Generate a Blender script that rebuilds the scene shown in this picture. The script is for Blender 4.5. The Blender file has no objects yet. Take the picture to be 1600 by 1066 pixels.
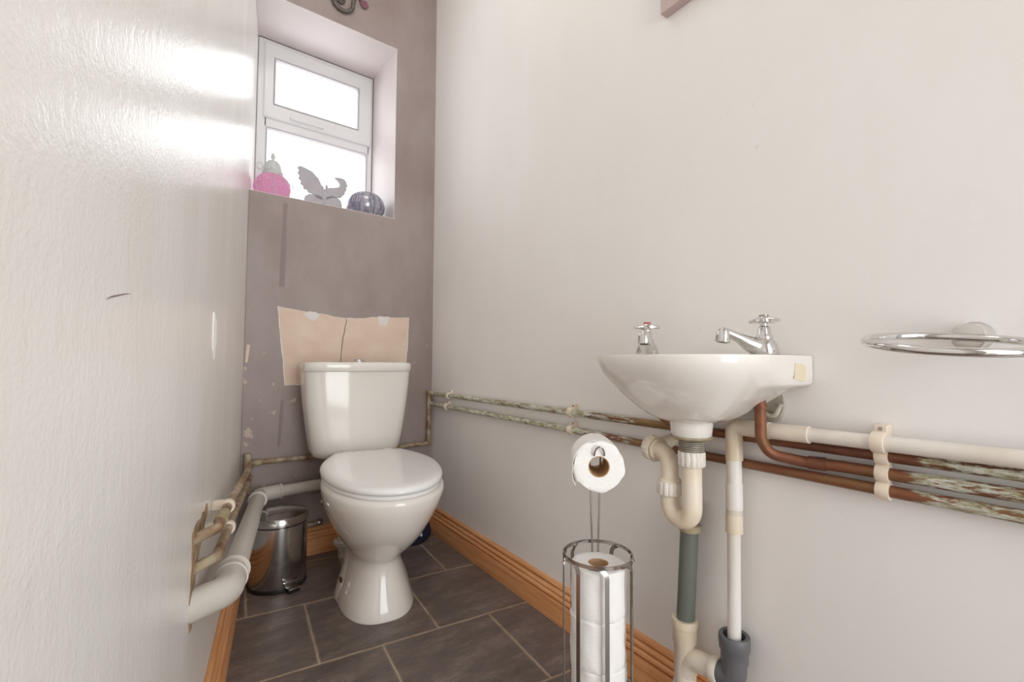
import bpy, bmesh, math, random
from mathutils import Vector, Matrix
random.seed(7)
S = bpy.context.scene
C = S.collection
PI = math.pi

# ------------------------------------------------------------------ camera, world, lights, exposure
F_PX, YAW, PITCH, ROLL = 725.5, math.radians(37.467), math.radians(2.526), math.radians(0.329)
cam = bpy.data.objects.new('camera', bpy.data.cameras.new('camera'))
C.objects.link(cam); S.camera = cam
cam.data.sensor_width = 36; cam.data.lens = F_PX / 1600 * 36
cam.data.clip_start = 0.02
_F = Vector((math.sin(YAW), math.cos(YAW), 0)); _R = Vector((math.cos(YAW), -math.sin(YAW), 0)); _U = Vector((0, 0, 1))
_F2 = _F * math.cos(PITCH) + _U * math.sin(PITCH); _U2 = _U * math.cos(PITCH) - _F * math.sin(PITCH)
_R3 = _R * math.cos(ROLL) + _U2 * math.sin(ROLL); _U3 = _U2 * math.cos(ROLL) - _R * math.sin(ROLL)
m = Matrix((( _R3.x, _U3.x, -_F2.x, 0), (_R3.y, _U3.y, -_F2.y, 0), (_R3.z, _U3.z, -_F2.z, 0.80), (0, 0, 0, 1)))
cam.matrix_world = m

S.view_settings.view_transform = 'Standard'
S.view_settings.look = 'None'
S.view_settings.exposure = -0.13
S.view_settings.gamma = 1.0
S.view_settings.use_curve_mapping = False
S.cycles.max_bounces = 14; S.cycles.diffuse_bounces = 12; S.cycles.glossy_bounces = 5
S.cycles.transparent_max_bounces = 12

W = bpy.data.worlds.new('overcast'); S.world = W; W.use_nodes = True
bg = W.node_tree.nodes['Background']
bg.inputs[0].default_value = (0.985, 0.985, 1.0, 1); bg.inputs[1].default_value = 1.7

def area(name, loc, rot, sx, sy, power, col=(1, 1, 1)):
    l = bpy.data.lights.new(name, 'AREA'); l.shape = 'RECTANGLE'; l.size = sx; l.size_y = sy
    l.energy = power; l.color = col
    o = bpy.data.objects.new(name, l); C.objects.link(o); o.location = loc; o.rotation_euler = rot
    return o
# daylight outside the small window, pointing into the room
area('window_daylight', (0.60, 2.66, 2.0), (-PI/2 , 0, 0), 0.8, 1.0, 9, (0.955, 0.985, 0.995))
# added fill light behind the camera, shining in through the open doorway
area('doorway_fill', (0.50, -2.0, 1.0), (PI/2, 0, 0), 1.8, 2.0, 66, (0.95, 0.99, 0.985))

# ------------------------------------------------------------------ helpers
def srgb(r, g, b, a=1):
    def f(c):
        c /= 255.0
        return c / 12.92 if c <= 0.04045 else ((c + 0.055) / 1.055) ** 2.4
    return (f(r), f(g), f(b), a)

def tag(o, label=None, cat=None, group=None, kind=None):
    if label: o['label'] = label
    if cat: o['category'] = cat
    if group: o['group'] = group
    if kind: o['kind'] = kind
    return o

def obj(name, bm, mat, parent=None, smooth=True, mods=None, angle=40):
    bmesh.ops.recalc_face_normals(bm, faces=bm.faces)
    me = bpy.data.meshes.new(name); bm.to_mesh(me); bm.free()
    if smooth:
        me.polygons.foreach_set('use_smooth', [True] * len(me.polygons))
        try: me.set_sharp_from_angle(angle=math.radians(angle))
        except Exception: pass
    for mm in (mat if isinstance(mat, (list, tuple)) else [mat]): me.materials.append(mm)
    o = bpy.data.objects.new(name, me); C.objects.link(o)
    if parent: o.parent = parent
    return o

def thing(name, label, cat, loc=(0, 0, 0), rz=0, group=None):
    o = bpy.data.objects.new(name, None); C.objects.link(o); o.empty_display_size = 0.05
    o.location = loc; o.rotation_euler = (0, 0, rz)
    return tag(o, label, cat, group)

def struct(name, bm, mat, parent=None, **k):
    return tag(obj(name, bm, mat, parent, **k), kind='structure')

def add_box(bm, a, b, bev=0, seg=2):
    c = [(a[i] + b[i]) / 2 for i in range(3)]; s = [abs(b[i] - a[i]) for i in range(3)]
    r = bmesh.ops.create_cube(bm, size=1)
    for v in r['verts']: v.co = Vector((v.co.x * s[0] + c[0], v.co.y * s[1] + c[1], v.co.z * s[2] + c[2]))
    if bev:
        es = list({e for v in r['verts'] for e in v.link_edges})
        bmesh.ops.bevel(bm, geom=es, offset=bev, segments=seg, profile=0.6, affect='EDGES')
    return bm

def fillet(pts, r, n=8, closed=False):
    pts = [Vector(p) for p in pts]
    out = [pts[0]]
    for i in range(1, len(pts) - 1):
        p, a, b = pts[i], pts[i-1], pts[i+1]
        da, db = (a - p), (b - p); la, lb = da.length, db.length
        da.normalize(); db.normalize()
        ang = da.angle(db)
        if ang > PI - 0.05 or r <= 0: out.append(p); continue
        d = min(r / math.tan(ang / 2), la * .48, lb * .48); rr = d * math.tan(ang / 2)
        cdir = (da + db).normalized(); cen = p + cdir * (rr / math.sin(ang / 2))
        s, e = p + da * d - cen, p + db * d - cen
        for k in range(n + 1):
            t = k / n; th = s.angle(e)
            v = (s * math.sin((1 - t) * th) + e * math.sin(t * th)) / math.sin(th)
            out.append(cen + v)
    out.append(pts[-1])
    return out

def add_tube(bm, pts, r, seg=20, caps=True, flat=None, closed=False):
    """sweep a circle (or flat strip flat=(w,t)) along pts; r number or list"""
    pts = [Vector(p) for p in pts]; n = len(pts)
    rs = r if isinstance(r, (list, tuple)) else [r] * n
    rings = []; prev = None; up = None
    for i, p in enumerate(pts):
        if closed: t = (pts[(i+1) % n] - pts[i-1]).normalized()
        elif i == 0: t = (pts[1] - p).normalized()
        elif i == n - 1: t = (p - pts[i-1]).normalized()
        else: t = ((pts[i+1] - p).normalized() + (p - pts[i-1]).normalized()).normalized()
        if up is None:
            up = t.orthogonal().normalized()
        else:
            up = (up - t * up.dot(t))
            if up.length < 1e-6: up = t.orthogonal()
            up.normalize()
        sd = t.cross(up).normalized()
        rings.append([bm.verts.new(p + up * math.cos(2*PI*k/seg) * rs[i] + sd * math.sin(2*PI*k/seg) * rs[i]) for k in range(seg)])
    for i in range(n - (0 if closed else 1)):
        a, b = rings[i], rings[(i+1) % n]
        for k in range(seg): bm.faces.new((a[k], a[(k+1) % seg], b[(k+1) % seg], b[k]))
    if caps and not closed:
        bm.faces.new(rings[0]); bm.faces.new(rings[-1][::-1])
    return bm

def add_strip(bm, pts, wdirs, w, t):
    """flat strip of width w along wdirs[i], thickness t"""
    pts = [Vector(p) for p in pts]; n = len(pts); rings = []
    for i, p in enumerate(pts):
        tg = (pts[min(i+1, n-1)] - pts[max(i-1, 0)]).normalized()
        wd = Vector(wdirs[i] if isinstance(wdirs, list) else wdirs)
        wd = (wd - tg * wd.dot(tg)).normalized(); nd = tg.cross(wd).normalized()
        rings.append([bm.verts.new(p + wd * a * w / 2 + nd * b * t / 2) for a, b in ((-1, -1), (1, -1), (1, 1), (-1, 1))])
    for i in range(n - 1):
        a, b = rings[i], rings[i+1]
        for k in range(4): bm.faces.new((a[k], a[(k+1) % 4], b[(k+1) % 4], b[k]))
    bm.faces.new(rings[0]); bm.faces.new(rings[-1][::-1])
    return bm

def add_lathe(bm, prof, origin=(0, 0, 0), axis=(0, 0, 1), seg=40, sx=1, sy=1):
    """prof = [(radius, height)...] along axis; radius 0 closes; open ends get capped when radius>0"""
    ax = Vector(axis).normalized(); q = Vector((0, 0, 1)).rotation_difference(ax); o = Vector(origin)
    rings = []
    for r, h in prof:
        if r <= 1e-7: rings.append([bm.verts.new(o + q @ Vector((0, 0, h)))])
        else: rings.append([bm.verts.new(o + q @ Vector((r*sx*math.cos(2*PI*k/seg), r*sy*math.sin(2*PI*k/seg), h))) for k in range(seg)])
    for a, b in zip(rings[:-1], rings[1:]):
        if len(a) == 1 and len(b) == 1: continue
        for k in range(seg):
            k2 = (k + 1) % seg
            if len(a) == 1: bm.faces.new((a[0], b[k2], b[k]))
            elif len(b) == 1: bm.faces.new((a[k], a[k2], b[0]))
            else: bm.faces.new((a[k], a[k2], b[k2], b[k]))
    if len(rings[0]) > 1: bm.faces.new(rings[0][::-1])
    if len(rings[-1]) > 1: bm.faces.new(rings[-1])
    return bm

def add_loft(bm, loops, cap0=True, cap1=True):
    rings = [[bm.verts.new(p) for p in l] for l in loops]
    for a, b in zip(rings[:-1], rings[1:]):
        n = len(a)
        for k in range(n): bm.faces.new((a[k], a[(k+1) % n], b[(k+1) % n], b[k]))
    if cap0: bm.faces.new(rings[0][::-1])
    if cap1: bm.faces.new(rings[-1])
    return bm

def add_prism(bm, poly, fn, d0, d1):
    """polygon (a,b) list, fn(a,b,d)->xyz, extruded d0..d1"""
    return add_loft(bm, [[fn(a, b, d0) for a, b in poly], [fn(a, b, d1) for a, b in poly]])

def B(): return bmesh.new()

# ------------------------------------------------------------------ materials
def mat(name, col, rough=.5, metal=0, spec=.5, noise=None, bump=None, coat=0, build=None, trans=0, ior=1.45, sss=0):
    """noise=(scale, amount, stretch) tints; bump=(scale, strength, distance, stretch)"""
    m_ = bpy.data.materials.new(name); m_.use_nodes = True
    nt = m_.node_tree; p = nt.nodes['Principled BSDF']
    p.inputs['Base Color'].default_value = col; p.inputs['Roughness'].default_value = rough
    p.inputs['Metallic'].default_value = metal; p.inputs['Specular IOR Level'].default_value = spec
    p.inputs['Coat Weight'].default_value = coat; p.inputs['Transmission Weight'].default_value = trans
    p.inputs['IOR'].default_value = ior
    tc = nt.nodes.new('ShaderNodeTexCoord')
    if noise:
        mp = nt.nodes.new('ShaderNodeMapping'); mp.inputs['Scale'].default_value = noise[2] if len(noise) > 2 else (1, 1, 1)
        nt.links.new(tc.outputs['Object'], mp.inputs[0])
        nz = nt.nodes.new('ShaderNodeTexNoise'); nz.inputs['Scale'].default_value = noise[0]; nz.inputs['Detail'].default_value = 6
        nt.links.new(mp.outputs[0], nz.inputs['Vector'])
        rp = nt.nodes.new('ShaderNodeValToRGB'); a = noise[1]
        rp.color_ramp.elements[0].position = .35; rp.color_ramp.elements[1].position = .65
        c2 = noise[3] if len(noise) > 3 else tuple(c * (1 - a) for c in col[:3]) + (1,)
        rp.color_ramp.elements[0].color = c2
        rp.color_ramp.elements[1].color = col
        nt.links.new(nz.outputs['Fac'], rp.inputs[0]); nt.links.new(rp.outputs[0], p.inputs['Base Color'])
    if bump:
        mp = nt.nodes.new('ShaderNodeMapping'); mp.inputs['Scale'].default_value = bump[3] if len(bump) > 3 else (1, 1, 1)
        nt.links.new(tc.outputs['Object'], mp.inputs[0])
        nz = nt.nodes.new('ShaderNodeTexNoise'); nz.inputs['Scale'].default_value = bump[0]; nz.inputs['Detail'].default_value = 5
        nt.links.new(mp.outputs[0], nz.inputs['Vector'])
        bp = nt.nodes.new('ShaderNodeBump'); bp.inputs['Strength'].default_value = bump[1]; bp.inputs['Distance'].default_value = bump[2]
        nt.links.new(nz.outputs['Fac'], bp.inputs['Height']); nt.links.new(bp.outputs[0], p.inputs['Normal'])
    if build: build(nt, p, tc)
    return m_

def mth(nt, op, a, b=None, c=None):
    n = nt.nodes.new('ShaderNodeMath'); n.operation = op
    for i, v in enumerate((a, b, c)):
        if v is None: continue
        if isinstance(v, (int, float)): n.inputs[i].default_value = v
        else: nt.links.new(v, n.inputs[i])
    return n.outputs[0]
def mixc(nt, f, a, b):
    n = nt.nodes.new('ShaderNodeMix'); n.data_type = 'RGBA'
    for s, v in ((0, f), (6, a), (7, b)):
        if isinstance(v, (int, float)): n.inputs[s].default_value = v
        elif isinstance(v, tuple): n.inputs[s].default_value = v
        else: nt.links.new(v, n.inputs[s])
    return n.outputs[2]
def noise_n(nt, tc, scale, stretch=(1, 1, 1), detail=5, rough=.55):
    mp = nt.nodes.new('ShaderNodeMapping'); mp.inputs['Scale'].default_value = stretch
    nt.links.new(tc.outputs['Object'], mp.inputs[0])
    nz = nt.nodes.new('ShaderNodeTexNoise'); nz.inputs['Scale'].default_value = scale
    nz.inputs['Detail'].default_value = detail; nz.inputs['Roughness'].default_value = rough
    nt.links.new(mp.outputs[0], nz.inputs['Vector'])
    return nz.outputs['Fac']
def ramp(nt, f, stops):
    r = nt.nodes.new('ShaderNodeValToRGB')
    while len(r.color_ramp.elements) < len(stops): r.color_ramp.elements.new(.5)
    for e, (pos, c) in zip(r.color_ramp.elements, stops):
        e.position = pos; e.color = c if isinstance(c, tuple) else (c, c, c, 1)
    nt.links.new(f, r.inputs[0]); return r.outputs[0]
def bumpn(nt, p, h, strength, dist, nrm=None):
    b = nt.nodes.new('ShaderNodeBump'); b.inputs['Strength'].default_value = strength; b.inputs['Distance'].default_value = dist
    nt.links.new(h, b.inputs['Height'])
    if nrm is not None: nt.links.new(nrm, b.inputs['Normal'])
    nt.links.new(b.outputs[0], p.inputs['Normal']); return b.outputs[0]

def wall_paint(name, col, col2, rough, rmod, strk, bs):
    def bld(nt, p, tc):
        big = noise_n(nt, tc, 1.6, (1, 1, .55)); streak = noise_n(nt, tc, 9, (1, 1, .12)); fine = noise_n(nt, tc, 190, detail=2)
        f = mth(nt, 'ADD', mth(nt, 'MULTIPLY', big, .8), mth(nt, 'MULTIPLY', streak, .2))
        c = ramp(nt, f, [(.36, col2), (.62, col)])
        sp = ramp(nt, noise_n(nt, tc, 30, detail=3), [(.745, 0.0), (.77, 1.0)])
        c = mixc(nt, mth(nt, 'MULTIPLY', sp, .3), c, tuple(x * .75 for x in col[:3]) + (1,))
        nt.links.new(c, p.inputs['Base Color'])
        rr = mth(nt, 'ADD', mth(nt, 'MULTIPLY', streak, rmod), rough - rmod / 2)
        nt.links.new(rr, p.inputs['Roughness'])
        h = mth(nt, 'ADD', mth(nt, 'MULTIPLY', fine, .5), mth(nt, 'ADD', mth(nt, 'MULTIPLY', noise_n(nt, tc, 60, (1, 1, .5)), .7), mth(nt, 'MULTIPLY', noise_n(nt, tc, 7, (1, 1, strk)), .6)))
        bumpn(nt, p, h, bs, .004)
    return mat(name, col, rough, spec=.5, build=bld)

M = {}
M['wall_left'] = wall_paint('glossy_cream_paint', srgb(240, 238, 237), srgb(235, 231, 225), .25, .08, .6, .22)
M['wall_right'] = wall_paint('cream_wall_paint', srgb(241, 239, 239), srgb(237, 234, 230), .55, .12, .4, .12)
M['ceiling'] = mat('ceiling_white', srgb(238, 236, 232), .8)
M['reveal'] = mat('reveal_paint', srgb(224, 216, 216), .5, noise=(6, .04), bump=(60, .15, .002))
def bld_back(nt, p, tc):
    a = noise_n(nt, tc, 2.2); b = noise_n(nt, tc, 11, (1, 1, .5))
    c = ramp(nt, mth(nt, 'ADD', mth(nt, 'MULTIPLY', a, .6), mth(nt, 'MULTIPLY', b, .4)), [(.38, srgb(150, 134, 130)), (.62, srgb(164, 151, 148))])
    se = nt.nodes.new('ShaderNodeSeparateXYZ'); nt.links.new(tc.outputs['Object'], se.inputs[0])
    chip = ramp(nt, mth(nt, 'ADD', noise_n(nt, tc, 26, detail=6), mth(nt, 'MULTIPLY', mth(nt, 'LESS_THAN', se.outputs[0], .31), mth(nt, 'MULTIPLY', mth(nt, 'LESS_THAN', se.outputs[2], .9), .06))), [(.69, 0.0), (.70, 1.0)])
    lowm = mth(nt, 'LESS_THAN', se.outputs[2], 1.0)
    c = mixc(nt, mth(nt, 'MULTIPLY', mth(nt, 'MULTIPLY', chip, lowm), .6), c, srgb(214, 190, 176))
    nt.links.new(c, p.inputs['Base Color'])
    bumpn(nt, p, mth(nt, 'ADD', noise_n(nt, tc, 5), mth(nt, 'MULTIPLY', noise_n(nt, tc, 70), .25)), .25, .006)
M['wall_back'] = mat('mauve_wall_paint', srgb(165, 150, 150), .5, build=bld_back)
M['plaster'] = mat('bare_plaster', srgb(226, 208, 190), .85, noise=(9, .1, (1, 1, 1.3), srgb(220, 196, 178)), bump=(50, .3, .002))
M['filler'] = mat('white_filler', srgb(226, 221, 218), .8, bump=(90, .4, .002))
M['chipwhite'] = mat('bright_white_undercoat', srgb(252, 252, 252), .8)
M['scar'] = mat('dark_scar', srgb(146, 130, 130), .7, bump=(60, .3, .002))
M['crack'] = mat('crack_line', srgb(140, 122, 106), .8)
M['upvc'] = mat('white_window_plastic', srgb(232, 232, 234), .3, noise=(4, .02))
M['seal'] = mat('grey_glazing_seal', srgb(190, 186, 190), .6)

def bld_glass(nt, p, tc):
    out = nt.nodes['Material Output']
    tr = nt.nodes.new('ShaderNodeBsdfTransparent'); tl = nt.nodes.new('ShaderNodeBsdfTranslucent')
    gl = nt.nodes.new('ShaderNodeBsdfGlossy'); gl.inputs['Roughness'].default_value = .15
    v = nt.nodes.new('ShaderNodeTexVoronoi'); v.inputs['Scale'].default_value = 130
    nt.links.new(tc.outputs['Object'], v.inputs['Vector'])
    b = nt.nodes.new('ShaderNodeBump'); b.inputs['Strength'].default_value = .6; b.inputs['Distance'].default_value = .003
    nt.links.new(v.outputs['Distance'], b.inputs['Height']); nt.links.new(b.outputs[0], gl.inputs['Normal'])
    m1 = nt.nodes.new('ShaderNodeMixShader'); m1.inputs[0].default_value = .3
    nt.links.new(tr.outputs[0], m1.inputs[1]); nt.links.new(tl.outputs[0], m1.inputs[2])
    m2 = nt.nodes.new('ShaderNodeMixShader'); m2.inputs[0].default_value = .06
    nt.links.new(m1.outputs[0], m2.inputs[1]); nt.links.new(gl.outputs[0], m2.inputs[2])
    nt.links.new(m2.outputs[0], out.inputs['Surface'])
M['obscure'] = mat('obscured_glass', (1, 1, 1, 1), .2, build=bld_glass)

TA = math.radians(7.27)
def bld_floor(nt, p, tc):
    se = nt.nodes.new('ShaderNodeSeparateXYZ'); nt.links.new(tc.outputs['Object'], se.inputs[0])
    x, y = se.outputs[0], se.outputs[1]; c_, s_ = math.cos(TA), math.sin(TA)
    wob = mth(nt, 'MULTIPLY', mth(nt, 'SUBTRACT', noise_n(nt, tc, 22), .5), .006)
    u = mth(nt, 'ADD', mth(nt, 'SUBTRACT', mth(nt, 'MULTIPLY', x, c_), mth(nt, 'MULTIPLY', y, s_)), wob)
    v = mth(nt, 'ADD', mth(nt, 'ADD', mth(nt, 'MULTIPLY', x, s_), mth(nt, 'MULTIPLY', y, c_)), wob)
    vr = mth(nt, 'DIVIDE', mth(nt, 'SUBTRACT', v, .993 - .348 * 10), .348)
    row = mth(nt, 'FLOOR', vr); fv = mth(nt, 'FRACT', vr)
    odd = mth(nt, 'MODULO', row, 2)
    ur = mth(nt, 'DIVIDE', mth(nt, 'SUBTRACT', mth(nt, 'SUBTRACT', u, .034 - .3325 * 10), mth(nt, 'MULTIPLY', odd, .1663)), .3325)
    cl = mth(nt, 'FLOOR', ur); fu = mth(nt, 'FRACT', ur)
    eu = mth(nt, 'MULTIPLY', mth(nt, 'MINIMUM', fu, mth(nt, 'SUBTRACT', 1.0, fu)), .3325)
    ev = mth(nt, 'MULTIPLY', mth(nt, 'MINIMUM', fv, mth(nt, 'SUBTRACT', 1.0, fv)), .348)
    e = mth(nt, 'MINIMUM', eu, ev)
    gm = ramp(nt, e, [(.0028, 1.0), (.0042, 0.0)])
    cx = nt.nodes.new('ShaderNodeCombineXYZ'); nt.links.new(cl, cx.inputs[0]); nt.links.new(row, cx.inputs[1])
    wn = nt.nodes.new('ShaderNodeTexWhiteNoise'); wn.noise_dimensions = '2D'; nt.links.new(cx.outputs[0], wn.inputs['Vector'])
    n1 = noise_n(nt, tc, 7, (1, 2.4, 1), 8, .65); n2 = noise_n(nt, tc, 45, (1, 2, 1), 6, .7)
    f = mth(nt, 'ADD', mth(nt, 'MULTIPLY', n1, .6), mth(nt, 'ADD', mth(nt, 'MULTIPLY', n2, .35), mth(nt, 'MULTIPLY', wn.outputs['Value'], .06)))
    tile = ramp(nt, f, [(.36, srgb(90, 79, 75)), (.52, srgb(114, 101, 96)), (.68, srgb(146, 133, 124))])
    scr = ramp(nt, noise_n(nt, tc, 24, (1, 5, 1), 8, .8), [(.62, 0.0), (.74, 1.0)])
    tile = mixc(nt, mth(nt, 'MULTIPLY', scr, .3), tile, srgb(165, 158, 150))
    gr = ramp(nt, noise_n(nt, tc, 14, detail=6), [(.35, srgb(172, 148, 120)), (.65, srgb(202, 184, 160))])
    nt.links.new(mixc(nt, gm, tile, gr), p.inputs['Base Color'])
    nt.links.new(mth(nt, 'ADD', mth(nt, 'MULTIPLY', gm, .35), mth(nt, 'ADD', mth(nt, 'MULTIPLY', n2, .3), .25)), p.inputs['Roughness'])
    h = mth(nt, 'SUBTRACT', mth(nt, 'ADD', mth(nt, 'MULTIPLY', n1, 1.0), mth(nt, 'MULTIPLY', n2, .4)), mth(nt, 'MULTIPLY', gm, .8))
    bumpn(nt, p, h, .45, .006)
M['floor'] = mat('slate_tile_floor', srgb(85, 80, 80), .4, build=bld_floor)

def bld_wood(nt, p, tc):
    n = noise_n(nt, tc, 14, (.25, .25, 9), 6, .6)
    c = ramp(nt, n, [(.3, srgb(200, 134, 84)), (.5, srgb(220, 158, 106)), (.7, srgb(231, 178, 130))])
    v = nt.nodes.new('ShaderNodeTexVoronoi'); v.inputs['Scale'].default_value = 5.2
    mp = nt.nodes.new('ShaderNodeMapping'); mp.inputs['Scale'].default_value = (1, 1, 2.2); nt.links.new(tc.outputs['Object'], mp.inputs[0])
    nt.links.new(mp.outputs[0], v.inputs['Vector'])
    k = ramp(nt, v.outputs['Distance'], [(.025, 1.0), (.06, 0.0)])
    nt.links.new(mixc(nt, mth(nt, 'MULTIPLY', k, .8), c, srgb(120, 76, 50)), p.inputs['Base Color'])
M['wood'] = mat('varnished_pine', srgb(176, 118, 70), .38, build=bld_wood)
M['ceramic'] = mat('white_ceramic', srgb(233, 229, 223), .09, noise=(3, .015), coat=.3)
M['seatplastic'] = mat('white_seat_plastic', srgb(238, 237, 236), .16)
M['chrome'] = mat('chrome', (.70, .69, .68, 1), .06, 1)
M['wire'] = mat('satin_steel_wire', (.44, .42, .40, 1), .2, 1)
M['palesteel'] = mat('pale_steel', (.68, .66, .62, 1), .3, .8)
M['steel'] = mat('brushed_steel', (.58, .56, .54, 1), .17, 1, noise=(30, .15, (1, 1, .04)))
M['black'] = mat('black_plastic', srgb(30, 28, 28), .4)
M['hole'] = mat('dark_cavity', srgb(96, 70, 52), .9)
M['chase'] = mat('ragged_brown_plaster', srgb(178, 150, 120), .9, noise=(40, .5), bump=(60, .8, .006))
M['pvc'] = mat('cream_waste_plastic', srgb(232, 224, 211), .3, noise=(12, .06, (1, 1, 1), srgb(224, 208, 184)))
M['pvcwhite'] = mat('white_pipe_plastic', srgb(233, 229, 225), .32, noise=(14, .04, (1, 1, .4), srgb(222, 214, 202)))
M['pvcbeige'] = mat('yellowed_coupler', srgb(214, 206, 190), .35)
M['paintedpipe'] = mat('grey_painted_pipe', srgb(206, 200, 192), .35, noise=(9, .08), bump=(40, .2, .002))
M['greypipe'] = mat('dark_grey_green_pipe', srgb(110, 114, 106), .35, noise=(6, .06), bump=(160, .1, .001))
M['greyelbow'] = mat('slate_grey_elbow', srgb(106, 106, 110), .4, noise=(25, .15))
M['thread'] = mat('worn_threaded_tail', srgb(176, 170, 156), .45, .2, noise=(40, .4), build=None)
M['rubberseal'] = mat('grimy_seal_ring', srgb(176, 160, 130), .6, noise=(40, .3))
M['tape'] = mat('yellowed_tape', srgb(224, 212, 186), .5)
M['paper'] = mat('tissue_paper', srgb(244, 242, 240), .9, bump=(120, .35, .003))
M['card'] = mat('cardboard_core', srgb(196, 160, 122), .85, noise=(60, .1))
M['pinkboard'] = mat('dusky_pink_paint', srgb(196, 174, 170), .5, noise=(5, .06))
M['navy'] = mat('navy_film', srgb(40, 44, 66), .3, noise=(26, .1, (1, 1, 1), srgb(34, 38, 58)), bump=(18, .8, .02))
M['pale'] = mat('pale_print', srgb(196, 200, 214), .5)
M['red'] = mat('red_cap', srgb(196, 60, 56), .3)
M['sage'] = mat('sage_metal', srgb(204, 208, 208), .45, .2)
M['butterfly'] = mat('grey_painted_wood', srgb(184, 180, 186), .6, noise=(20, .08))
M['bronze'] = mat('dark_bronze', srgb(112, 104, 98), .45, .4, noise=(60, .3))
M['flower'] = mat('plum_paint', srgb(128, 84, 96), .6)
M['clip'] = mat('cream_clip_plastic', srgb(232, 218, 200), .4)
M['bracket'] = mat('galvanised_bracket', srgb(214, 210, 196), .35, .25, noise=(30, .2))
def bld_pinkglass(nt, p, tc):
    v = nt.nodes.new('ShaderNodeTexVoronoi'); v.feature = 'DISTANCE_TO_EDGE'; v.inputs['Scale'].default_value = 95
    nt.links.new(tc.outputs['Object'], v.inputs['Vector'])
    se = nt.nodes.new('ShaderNodeSeparateXYZ'); nt.links.new(tc.outputs['Object'], se.inputs[0])
    c = ramp(nt, mth(nt, 'ADD', mth(nt, 'MULTIPLY', v.outputs['Distance'], 3.0), mth(nt, 'MULTIPLY', se.outputs[2], 3.5)), [(0.1, srgb(250, 228, 242)), (.35, srgb(246, 172, 218)), (.75, srgb(246, 222, 234))])
    nt.links.new(c, p.inputs['Base Color'])
    tl = nt.nodes.new('ShaderNodeBsdfTranslucent'); nt.links.new(c, tl.inputs[0])
    mx = nt.nodes.new('ShaderNodeMixShader'); mx.inputs[0].default_value = .72
    nt.links.new(p.outputs[0], mx.inputs[1]); nt.links.new(tl.outputs[0], mx.inputs[2])
    nt.links.new(mx.outputs[0], nt.nodes['Material Output'].inputs['Surface'])
    bumpn(nt, p, v.outputs['Distance'], .8, .01)
M['pinkglass'] = mat('pink_crackle_glass', srgb(236, 90, 170), .15, build=bld_pinkglass)
def bld_mosaic(nt, p, tc):
    br = nt.nodes.new('ShaderNodeTexBrick')
    # wrap: angle round the bowl and height
    se = nt.nodes.new('ShaderNodeSeparateXYZ'); nt.links.new(tc.outputs['Object'], se.inputs[0])
    an = mth(nt, 'ARCTAN2', se.outputs[1], se.outputs[0]); cb = nt.nodes.new('ShaderNodeCombineXYZ')
    nt.links.new(se.outputs[2], cb.inputs[0]); nt.links.new(mth(nt, 'MULTIPLY', an, .08), cb.inputs[1]); nt.links.new(cb.outputs[0], br.inputs['Vector'])
    br.inputs['Scale'].default_value = 1; br.inputs['Brick Width'].default_value = .034; br.inputs['Row Height'].default_value = .0050
    br.inputs['Mortar Size'].default_value = .0008
    br.inputs['Color1'].default_value = srgb(214, 210, 220); br.inputs['Color2'].default_value = srgb(130, 134, 158); br.inputs['Mortar'].default_value = srgb(104, 98, 108)
    nt.links.new(br.outputs['Color'], p.inputs['Base Color'])
M['mosaic'] = mat('silver_blue_mosaic', srgb(180, 180, 190), .2, .3, build=bld_mosaic)

def copper_mat(name, clean_lo, clean_hi):
    """bare copper between y=clean_lo..clean_hi, elsewhere flaking green-white paint"""
    def bld(nt, p, tc):
        se = nt.nodes.new('ShaderNodeSeparateXYZ'); nt.links.new(tc.outputs['Object'], se.inputs[0]); y = se.outputs[1]
        d = mth(nt, 'SUBTRACT', mth(nt, 'ABSOLUTE', mth(nt, 'SUBTRACT', y, (clean_lo + clean_hi) / 2)), (clean_hi - clean_lo) / 2)
        sh = mth(nt, 'MINIMUM', mth(nt, 'MAXIMUM', mth(nt, 'MULTIPLY', d, 3.0), -.45), mth(nt, 'ADD', .035, mth(nt, 'MULTIPLY', mth(nt, 'GREATER_THAN', y, .95), .06)))
        n = noise_n(nt, tc, 60, (1, .22, 1.5), 9, .8)
        msk = ramp(nt, mth(nt, 'ADD', n, sh), [(.50, 0.0), (.53, 1.0)])
        pc = ramp(nt, noise_n(nt, tc, 90, (1, .3, 1), 8, .75), [(.33, srgb(118, 104, 72)), (.45, srgb(168, 162, 132)), (.55, srgb(206, 208, 194)), (.72, srgb(234, 232, 224))])
        cc = ramp(nt, noise_n(nt, tc, 12, (1, .4, 1), 7), [(.32, srgb(98, 62, 48)), (.48, srgb(138, 88, 64)), (.6, srgb(132, 100, 66)), (.72, srgb(150, 126, 84))])
        grn = ramp(nt, noise_n(nt, tc, 34, (1, .6, 1), 6), [(.70, 0.0), (.72, 1.0)])
        c = mixc(nt, mth(nt, 'MULTIPLY', grn, .6), cc, srgb(96, 160, 120))
        c = mixc(nt, msk, c, pc)
        nt.links.new(c, p.inputs['Base Color'])
        nt.links.new(mth(nt, 'MULTIPLY', mth(nt, 'SUBTRACT', 1.0, msk), .35), p.inputs['Metallic'])
        nt.links.new(mth(nt, 'ADD', mth(nt, 'MULTIPLY', msk, .35), .3), p.inputs['Roughness'])
        bumpn(nt, p, mth(nt, 'ADD', n, mth(nt, 'MULTIPLY', msk, .5)), .5, .003)
    return mat(name, srgb(150, 95, 68), .35, build=bld)
M['copper'] = copper_mat('copper_with_flaked_paint', .19, .78)
M['copperclean'] = copper_mat('bare_copper', -2, 4)
M['copperold'] = mat('tarnished_painted_copper', srgb(186, 172, 148), .5, .1, noise=(30, .3, (1, .5, 1), srgb(126, 92, 60)), bump=(40, .4, .003))
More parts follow.
